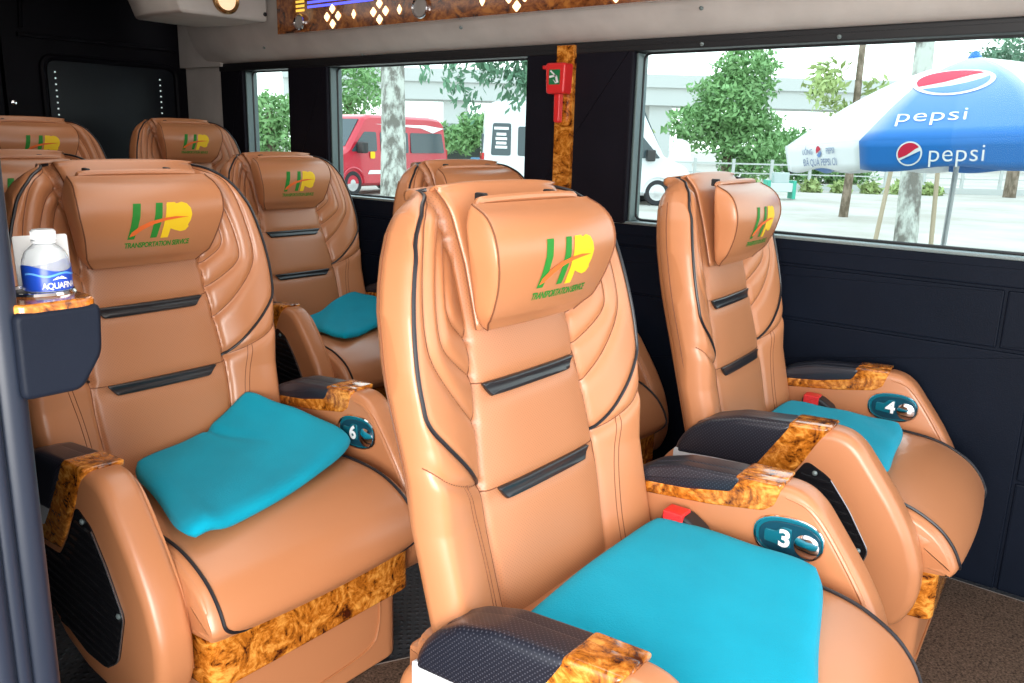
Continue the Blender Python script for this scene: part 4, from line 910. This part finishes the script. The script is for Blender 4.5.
def van(name, loc, yaw, paint, label, roof=2.9, length=7.0, stripe=None, sign=False):
    """x forward (nose at +x), y left, origin on the ground at the middle"""
    r = empty(name, loc, yaw); tag(r, label, 'van'); h = length / 2; w = 1.22
    pr = [(-h, 0.45), (-h - 0.02, 1.35), (-h + 0.10, roof - 0.28), (-h + 0.35, roof - 0.06), (-h + 1.0, roof), (h - 2.3, roof), (h - 1.95, roof - 0.10), (h - 1.05, 1.72), (h - 0.25, 1.38), (h - 0.02, 1.05), (h, 0.5), (h - 0.1, 0.36), (h - 0.3, 0.33), (-h + 0.2, 0.33)]
    pr = round_poly(pr, 0.10, 4); rows = []
    ys = [(-1.0, 0.12), (-0.94, 0.05), (-0.86, 0.0), (0, 0), (0.86, 0.0), (0.94, 0.05), (1.0, 0.12)]
    V = []
    for t, d in ys:
        for (x, z) in (inset(pr, d) if d else pr):
            tum = 1 - 0.10 * max(0, (z - 1.3)) / (roof - 1.3); V.append((x, t * w * tum, z))
    n = len(pr); m_ = MB().add(V, grid_faces(len(ys), n, False, True) + [tuple(range(n)), tuple((len(ys) - 1) * n + j for j in range(n - 1, -1, -1))])
    m_.build('van_body', paint, r)
    dark = mat('van_glass', (0.05, 0.075, 0.085), 0.08); 
    def side(poly, s, d=0.006):
        out = []
        for (x, z) in poly: tum = 1 - 0.10 * max(0, (z - 1.3)) / (roof - 1.3); out.append((x, s * (w * tum + d), z))
        return out
    for s in (-1, 1):
        polys_ = ([(h - 1.2, 1.60), (h - 2.0, 1.60), (h - 2.55, 1.62), (h - 2.55, 2.32), (h - 1.92, 2.32)], [(h - 2.75, 1.55), (h - 2.75, 2.32), (h - 4.3, 2.32), (h - 4.3, 1.55)], [(h - 4.45, 1.55), (h - 4.45, 2.32), (-h + 0.35, 2.32), (-h + 0.22, 1.55)])
        if sign: polys_ = ([(h - 1.2, 1.65), (h - 2.0, 1.65), (h - 2.55, 1.67), (h - 2.55, 2.45), (h - 1.92, 2.45)], [(h - 2.75, 1.62), (h - 2.75, 2.62), (h - 4.3, 2.62), (h - 4.3, 1.62)], [(-h + 2.6, 1.62), (-h + 2.6, 2.62), (-h + 1.22, 2.62), (-h + 1.22, 1.62)], [(-h + 0.98, 1.62), (-h + 0.98, 2.72), (-h + 0.34, 2.72), (-h + 0.28, 1.62)])
        for poly in polys_:
            p = round_poly(poly, 0.08, 3); a = side(p, s); b = [(q[0], q[1] - s * 0.05, q[2]) for q in a]; k = len(a)
            MB().add(a + b, grid_faces(2, k, False, True) + [tuple(range(k))]).build('side_window', dark, r)
            if sign and poly[0][0] < -h + 1.1:
                for zz, ww in ((2.50, 0.50), (2.30, 0.34), (2.15, 0.40), (2.00, 0.36), (1.86, 0.42)):
                    flat2d([[(-h + 0.64 - ww / 2, zz), (-h + 0.64 + ww / 2, zz), (-h + 0.64 + ww / 2, zz + 0.09), (-h + 0.64 - ww / 2, zz + 0.09)]], lambda u, v_, s=s: (u, s * (w * (1 - 0.10 * (v_ - 1.3) / (roof - 1.3)) + 0.014), v_), None, None).build('window_print', M_white, r, smooth=False)
        # mirror, handle line, light
        MB().add(*box(h - 1.75, h - 1.45, s * 1.22, s * 1.55, 1.55, 1.95, 0.05)).build('mirror', mat('mirror_black', (0.03, 0.03, 0.03), 0.4), r)
        MB().add(*box(h - 0.42, h - 0.10, s * 0.72, s * 1.10, 0.92, 1.22, 0.06)).build('headlight', mat('lamp_glass', (0.7, 0.72, 0.75), 0.1), r)
        MB().add(*box(-h - 0.04, -h + 0.06, s * 0.92, s * 1.16, 1.0, 1.7, 0.03)).build('tail_light', mat('tail_red', (0.5, 0.02, 0.02), 0.2), r)
        for xw in (h - 1.25, -h + 1.45):
            T_ = Matrix.Translation((xw, s * 1.08, 0.46)) @ Matrix.Rotation(math.radians(-90 * s), 4, 'X')
            wh = MB().add(*xf(lathe([(0.25, -0.14), (0.44, -0.13), (0.46, -0.08), (0.46, 0.10), (0.43, 0.15), (0.30, 0.16), (0.28, 0.12)], 28), T_)).build('wheel', mat('tyre', (0.025, 0.025, 0.028), 0.8), r)
            hub = MB().add(*xf(lathe([(0.285, 0.05), (0.285, 0.13), (0.2, 0.12), (0.1, 0.15), (0, 0.155)], 24), T_))
            for k in range(8):
                an = k * math.pi / 4; hub.add(*xf(lathe([(0.035, 0.11), (0.035, 0.137), (0, 0.137)], 8), T_ @ Matrix.Translation((0.19 * math.cos(an), 0.19 * math.sin(an), 0))))
            hub.build('hub', mat('wheel_silver', (0.6, 0.6, 0.6), 0.35, 0.5), wh)
        MB().add(*tube([(h - 1.25 + 0.56 * math.cos(t), s * 1.225, 0.46 + 0.56 * math.sin(t)) for t in np.linspace(0.0, math.pi, 16)], 0.05, 6)).build('wheel_arch', paint, r)
    # windscreen and rear window
    ws = [(h - 1.12, -0.98, 1.78), (h - 1.12, 0.98, 1.78), (h - 1.86, 0.92, roof - 0.20), (h - 1.86, -0.92, roof - 0.20)]
    MB().add([(p[0] + 0.03, p[1], p[2] + 0.02) for p in ws] + [(p[0] - 0.05, p[1], p[2] - 0.03) for p in ws], grid_faces(2, 4, False, True) + [(0, 1, 2, 3), (7, 6, 5, 4)]).build('windscreen', dark, r)
    for s in (-1, 1):
        rw_ = MB().add(*prism(round_poly([(s * 0.10, 1.45), (s * 0.92, 1.45), (s * 0.86, 2.35), (s * 0.10, 2.35)], 0.08, 3), -h - 0.03, -h + 0.12, 0, 0)).build('rear_window', dark, r)
        if sign and s == 1:
            for k, (ww, zz) in enumerate(((0.5, 2.1), (0.42, 1.93), (0.46, 1.80), (0.44, 1.66))):
                MB().add(*box(-h - 0.034, -h - 0.03, 0.5 - ww / 2, 0.5 + ww / 2, zz, zz + 0.07)).build('window_print', M_white, rw_, smooth=False)
    MB().add(*box(h - 0.12, h + 0.06, -1.1, 1.1, 0.38, 0.68, 0.06)).build('bumper', mat('bumper_grey', (0.25, 0.25, 0.26), 0.5), r)
    MB().add(*box(h - 0.10, h + 0.015, -0.6, 0.6, 0.78, 1.15, 0.04)).build('radiator_grille', mat('grille_dark', (0.03, 0.03, 0.03), 0.4), r)
    if stripe:
        for s in (-1, 1):
            p = [(-h + 0.2, roof - 0.42), (-h + 1.3, roof - 0.32), (h - 2.5, roof - 0.34), (-h + 1.6, roof - 0.44), (-h + 0.9, roof - 0.62)]
            flat2d([side(p, 1)] and [[(a, b) for a, b in p]], lambda u, v_, s=s: (u, s * (w * (1 - 0.10 * (v_ - 1.3) / (roof - 1.3)) + 0.012), v_), None, None).build('white_swoosh', M_white, r, smooth=False)
            flat2d([[(h - 2.0, 0.78), (h - 2.9, 0.78), (h - 2.75, 0.92), (h - 2.1, 0.92)]], lambda u, v_, s=s: (u, s * (w + 0.012), v_), None, None).build('door_lettering', M_white, r, smooth=False)
            flat2d([round_poly([(h - 2.15, 1.35), (h - 2.4, 1.35), (h - 2.4, 1.6), (h - 2.15, 1.6)], 0.05, 3)], lambda u, v_, s=s: (u, s * (w + 0.012), v_), None, None).build('door_emblem', M_yellow_em, r, smooth=False)
    return r
m_redpaint = mat('red_paint', (0.50, 0.015, 0.035), 0.3, coat=0.5); m_whitepaint = mat('white_van_paint', (0.72, 0.75, 0.77), 0.3, coat=0.5)
rtv = Vector((0.624, -0.781)); fwv = Vector((0.785, 0.62))
def heading(ang):  # nose direction: ang=0 -> towards image left, positive turns it towards us
    d = -rtv * math.cos(ang) - fwv * math.sin(ang); return math.atan2(d.y, d.x)
a_ = -3.0818; c_ = Vector((22.81, 25.39))
van('red_van', (c_.x, c_.y, GZ), a_, m_redpaint, 'red passenger van parked behind the thick tree trunk', 2.95, 6.7, True)
p0 = Vector((23.4, 20.1)); p1 = Vector((27.3, 14.75)); d_ = (p1 - p0).normalized(); b_ = math.atan2(d_.y, d_.x); c_ = (p0 + p1) / 2 + Vector((-d_.y, d_.x)) * -0.2
van('white_van', (c_.x + 0.98, c_.y + 0.22, GZ), b_ + math.radians(6), m_whitepaint, 'white van seen either side of the dark pillar between windows', 3.5, 7.5, None, True)

# shed behind the vans, road bridge, fence, cart
sh = empty('open_shed', (41, 36.5, GZ)); tag(sh, 'open roadside shed with dark roof between the red van and white van', 'shed')
Rz = Matrix.Rotation(math.atan2(rtv.y, rtv.x), 4, 'Z'); Mx = Rz
MB().add(*xf(prism([(-1.5, 2.6), (1.5, 2.9), (1.5, 3.1), (-1.5, 2.8)], -6, 6, 0, 0), Mx)).build('shed_roof', mat('shed_roof_dark', (0.16, 0.17, 0.17), 0.8), sh)
for k, x in enumerate((-5.5, -2, 1.5, 5.0)): MB().add(*xf(box(x - 0.09, x + 0.09, -1.3, -1.1, 0, 2.7), Mx)).build('post', mat('shed_post', (0.30, 0.20, 0.15), 0.8), sh)
MB().add(*xf(box(-6, 6, 1.3, 1.45, 0, 2.6), Mx)).build('back_wall', mat('shed_wall', (0.10, 0.12, 0.11), 0.9), sh)
def barrel(x, y, c, label):
    o = MB().add(*lathe([(0.30, 0), (0.33, 0.05), (0.33, 0.5), (0.35, 0.53), (0.33, 0.56), (0.33, 1.0), (0.28, 1.08), (0, 1.08)], 20)).build('barrel', mat('barrel_paint', c, 0.5)); o.location = (x, y, GZ); tag(o, label, 'barrel', 'barrels by the shed')
barrel(38.6, 33.6, (0.10, 0.22, 0.35), 'left blue barrel of two standing in front of the shed'); barrel(39.1, 33.0, (0.09, 0.25, 0.38), 'right blue barrel of two standing in front of the shed')
br = empty('road_bridge', (84, 47, 0)); tag(br, 'pale concrete road bridge in the hazy distance behind the bushes', 'bridge')
m_conc = mat('pale_concrete', (0.52, 0.54, 0.53), 0.9)
MB().add(*xf(box(-40, 70, -3, 3, 5.2, 7.2), Mx)).build('bridge_deck', m_conc, br); MB().add(*xf(box(-40, 70, -3.3, -3.0, 7.0, 8.3), Mx)).build('parapet', m_conc, br)
for x in (-22, 0, 22, 44): MB().add(*xf(box(x - 1.2, x + 1.2, -2.4, 2.4, GZ, 5.3), Mx)).build('pier', m_conc, br)
fe = empty('boundary_fence', (43.2, 17.2, GZ)); tag(fe, 'low pale wire fence in front of the bushes across the yard', 'fence')
for x in range(-14, 15, 2): MB().add(*xf(box(x - 0.07, x + 0.07, -0.07, 0.07, 0, 1.5), Mx)).build('post', m_conc, fe)
for z0_, z1_, t_ in ((1.22, 1.30, 0.03), (0.75, 0.81, 0.03), (0, 0.30, 0.10)): MB().add(*xf(box(-14, 14, -t_, t_, z0_, z1_), Mx)).build('rail', m_conc, fe)
gg = foliage('grass_bank', [(41.6 + 0.624 * k * 1.5, 16.0 - 0.781 * k * 1.5, GZ + 0.2, 0.55, 0.55, 0.40) for k in range(-9, 6)], 4600, 0.18, LEAF_C, None, 31)
tag(gg, 'strip of grass and weeds growing along the wire fence', 'grass', None, 'stuff')
ctm = empty('green_cart', (35.2, 13.6, GZ)); ctm.scale = (0.72, 0.72, 0.72); tag(ctm, 'small green street cart standing left of the umbrella', 'cart')
m_cg = mat('cart_green', (0.05, 0.42, 0.30), 0.5)
MB().add(*xf(box(-0.75, 0.75, -0.4, 0.4, 0.45, 0.95, 0.03), Mx)).build('cart_box', mat('cart_white', (0.6, 0.68, 0.66), 0.5), ctm)
for x in (-0.75, 0.75): MB().add(*xf(box(x - 0.10, x + 0.10, -0.45, 0.45, 0.05, 1.1, 0.02), Mx)).build('side_panel', m_cg, ctm)
MB().add(*xf(box(-0.45, 0.45, -0.3, 0.3, 0.95, 1.55, 0.04), Mx)).build('display_case', mat('case_glass', (0.45, 0.52, 0.52), 0.2), ctm)
bb = MB().add(*prism(round_poly([(-0.9, 0), (0.9, 0), (0.55, 2.3), (-0.2, 2.5)], 0.3, 4), -0.25, 0.25, 0.08, 0.08, ax='y')).build('white_tarpaulin', M_white)
bb.location = (40.6, 21.3, GZ); bb.rotation_euler = (0, 0, math.atan2(rtv.y, rtv.x)); tag(bb, 'white tarpaulin heap at the foot of the bushes', 'tarpaulin')

# ------------------------------------------------------------------ the umbrella
UC = np.array([5.354, 0.886, 0]); UZ0 = 1.283; UZ1 = 1.77; UR = 1.096; UTH = math.radians(180.1)
um = empty('patio_umbrella', (UC[0], UC[1], GZ)); tag(um, 'large blue and white patio umbrella standing outside the largest window', 'umbrella')
m_ublue = mat('umbrella_blue', (0.003, 0.150, 0.50), 0.6); m_uwhite = mat('umbrella_white', (0.80, 0.81, 0.82), 0.6); m_print = mat('print_grey_blue', (0.20, 0.26, 0.42), 0.6); m_ured = mat('print_red', (0.62, 0.01, 0.05), 0.6)
for mm in (m_ublue, m_uwhite): BS(mm).inputs['Sheen Weight'].default_value = 1.0; BS(mm).inputs['Sheen Roughness'].default_value = 0.4
def uv_pt(ang, r, z): return (r * math.cos(ang), r * math.sin(ang), z - GZ + (0.02 + 0.055 * math.cos(ang - math.radians(250))) * r / UR)
def panel_frame(k):
    a0 = UTH + (k - 0.5) * math.pi / 4; a1 = UTH + (k + 0.5) * math.pi / 4
    A0 = Vector(uv_pt(a0, UR, UZ0)); A1 = Vector(uv_pt(a1, UR, UZ0)); T = Vector((-0.014, 0.155, UZ1 - GZ)); return a0, a1, A0, A1, T
VH = 0.135
for k in range(8):
    a0, a1, A0, A1, T = panel_frame(k); mt = m_ublue if k % 2 == 0 else m_uwhite
    m_ = MB(); nr_, ns = 13, 9; V = []
    for i in range(nr_):
        t = i / (nr_ - 1); 
        for j in range(ns):
            s = j / (ns - 1); e = A0.lerp(A1, s); p = T.lerp(e, t); p.z += 0.075 * math.sin(math.pi * t); V.append(tuple(p))
    m_.add(V, grid_faces(nr_, ns)); cp_ = m_.build('canopy_panel', mt, um, fix=False)
    sd = cp_.modifiers.new('thickness', 'SOLIDIFY'); sd.thickness = 0.006
    m_ = MB(); V = []
    for i in range(5):
        t = i / 4
        for j in range(15):
            s = j / 14; e = A0.lerp(A1, s); flare = 1.0 - 0.03 * t; V.append((e.x * flare, e.y * flare, e.z - VH * t - (0.012 * math.sin(s * math.pi * 3) if i == 4 else 0)))
    m_.add(V, grid_faces(5, 15)); vl = m_.build('valance', mt, um, fix=False); sd = vl.modifiers.new('thickness', 'SOLIDIFY'); sd.thickness = 0.004
    if k % 2 == 0 and k in (0, 2, 6, 4):
        # print on valance and on panel : u to the right seen from outside
        Ex = (A1 - A0).normalized(); cen = (A0 + A1) / 2; outn = Vector((cen.x, cen.y, 0)).normalized()
        if Ex.cross(Vector((0, 0, 1))).dot(outn) < 0: Ex = -Ex
        upv = (T - cen).normalized(); nrm_ = Ex.cross(upv).normalized()
        if nrm_.dot(outn) < 0: nrm_ = -nrm_
        def onval(d): return lambda u, w: tuple(Vector((cen.x, cen.y, cen.z)) * 1.0 + Ex * u + Vector((0, 0, w - VH)) + outn * (d + 0.002 - 0.030 * (1 - w / VH)))
        def onpan(d): return lambda u, w: tuple(cen + Ex * u + upv * w + nrm_ * d + Vector((0, 0, 0.075 * math.sin(math.pi * min(1, max(0, 1 - w / (T - cen).length))))))
        def globe(c0, c1, r, fn, rx=1.0):
            circ = [(c0 + rx * r * math.cos(t), c1 + r * math.sin(t)) for t in np.linspace(0, 2 * math.pi, 40)[:-1]]
            flat2d([[(c0 + rx * (r * 1.14) * math.cos(t), c1 + (r * 1.14) * math.sin(t)) for t in np.linspace(0, 2 * math.pi, 40)[:-1]]], fn(0.003), 0.04, 0.025).build('logo_ring', M_white, par, smooth=False, fix=False)
            lo = math.radians(205); hi = math.radians(35)
            red = [(c0 + rx * r * math.cos(t), c1 + r * math.sin(t)) for t in np.linspace(hi, lo, 20)]
            wv_ = [(c0 + rx * r * x, c1 + r * y) for x, y in ((-0.6, -0.30), (-0.2, -0.12), (0.2, 0.18), (0.5, 0.42))]
            flat2d([red + wv_], fn(0.005), 0.04, 0.025).build('logo_red', m_ured, par, smooth=False, fix=False)
            l2 = [(c0 + rx * r * math.cos(t), c1 + r * math.sin(t)) for t in np.linspace(math.radians(218), math.radians(375), 20)]
            w2 = [(c0 + rx * r * x, c1 + r * y) for x, y in ((0.75, -0.02), (0.4, -0.28), (0.0, -0.46), (-0.4, -0.55))]
            flat2d([l2 + w2], fn(0.005), 0.04, 0.025).build('logo_blue', m_ublue, par, smooth=False, fix=False)
        par = vl; globe(-0.185, VH / 2 + 0.004, 0.050, onval)
        v, f = text2d('pepsi', 0.112, 'LEFT', 0, 1.05, -0.005); v = [(x - 0.105, y + VH / 2 - 0.0) for x, y in v]
        flat2d([(v, f)], onval(0.003), 0.04, 0.025).build('lettering', M_white, vl, smooth=False, fix=False)
        par = cp_; globe(-0.065, 0.535, 0.150, onpan, 1.12)
        v, f = text2d('pepsi', 0.150, 'CENTER', 0, 1.05, -0.005); v = [(x - 0.12, y + 0.185) for x, y in v]
        flat2d([(v, f)], onpan(0.003), 0.04, 0.025).build('lettering', M_white, cp_, smooth=False, fix=False)
    if k % 2 == 1:
        Ex = (A1 - A0).normalized(); cen = (A0 + A1) / 2; outn = Vector((cen.x, cen.y, 0)).normalized()
        if Ex.cross(Vector((0, 0, 1))).dot(outn) < 0: Ex = -Ex
        wv2 = lambda d: (lambda u, w: tuple(cen + Ex * u + Vector((0, 0, w - VH)) + outn * (d + 0.002 - 0.030 * (1 - w / VH))))
        for t_, cx_, cz_, sz_ in (('UỐNG', -0.13, 0.098, 0.042), ('PEPSI', 0.13, 0.098, 0.042), ('ĐÃ QUÁ PEPSI ƠI', 0.0, 0.040, 0.050)):
            v, f = text2d(t_, sz_, 'CENTER', 0, 1.0, 0.01); flat2d([([(x + cx_, y + cz_) for x, y in v], f)], wv2(0.003), 0.04, 0.025).build('lettering', m_print, vl, smooth=False, fix=False)
        for nm_, t0_, t1_, mm in (('logo_red', 20, 200, m_ured), ('logo_blue', 215, 365, m_ublue)):
            flat2d([[(0.028 * math.cos(math.radians(t)), 0.098 + 0.030 * math.sin(math.radians(t))) for t in np.linspace(t0_, t1_, 16)]], wv2(0.003), 0.08, 0.05).build(nm_, mm, vl, smooth=False, fix=False)
for k in range(8):
    a = UTH + (k + 0.5) * math.pi / 4; MB().add(*tube([(-0.014, 0.155, UZ1 - GZ - 0.03), uv_pt(a, UR * 0.97, UZ0 - 0.01)], 0.01, 6)).build('rib', M_chrome, um)
pb_ = Vector((-0.06, 0.20, 0.0)); pt_ = Vector((-0.014, 0.155, UZ1 - GZ)); pp_ = lambda f: tuple(pb_.lerp(pt_, f))
MB().add(*tube([pp_(0.01), pp_(0.56)], 0.021, 12)).add(*tube([pp_(0.5), pp_(0.995)], 0.015, 12)).build('pole', mat('grey_pole', (0.42, 0.44, 0.45), 0.4, 0.5), um)
MB().add(*tube([pp_(0.535), pp_(0.575)], 0.028, 12)).add(*tube([tuple(Vector(pp_(0.555)) + Vector((0.0, 0.0, 0))), tuple(Vector(pp_(0.555)) + Vector((-0.03, 0.05, 0)))], 0.013, 8)).build('pole_clamp', mat('clamp_grey', (0.25, 0.26, 0.27), 0.5), um)
MB().add(*lathe([(0.03, -0.02), (0.035, 0.0), (0.02, 0.025), (0.0, 0.035)], 14, -0.014, 0.155, UZ1 - GZ)).build('finial', m_ublue, um)
MB().add(*lathe([(0.26, 0), (0.26, 0.05), (0.10, 0.10), (0.04, 0.16), (0.04, 0.3), (0, 0.3)], 24, -0.06, 0.20, 0)).build('foot', m_conc, um)
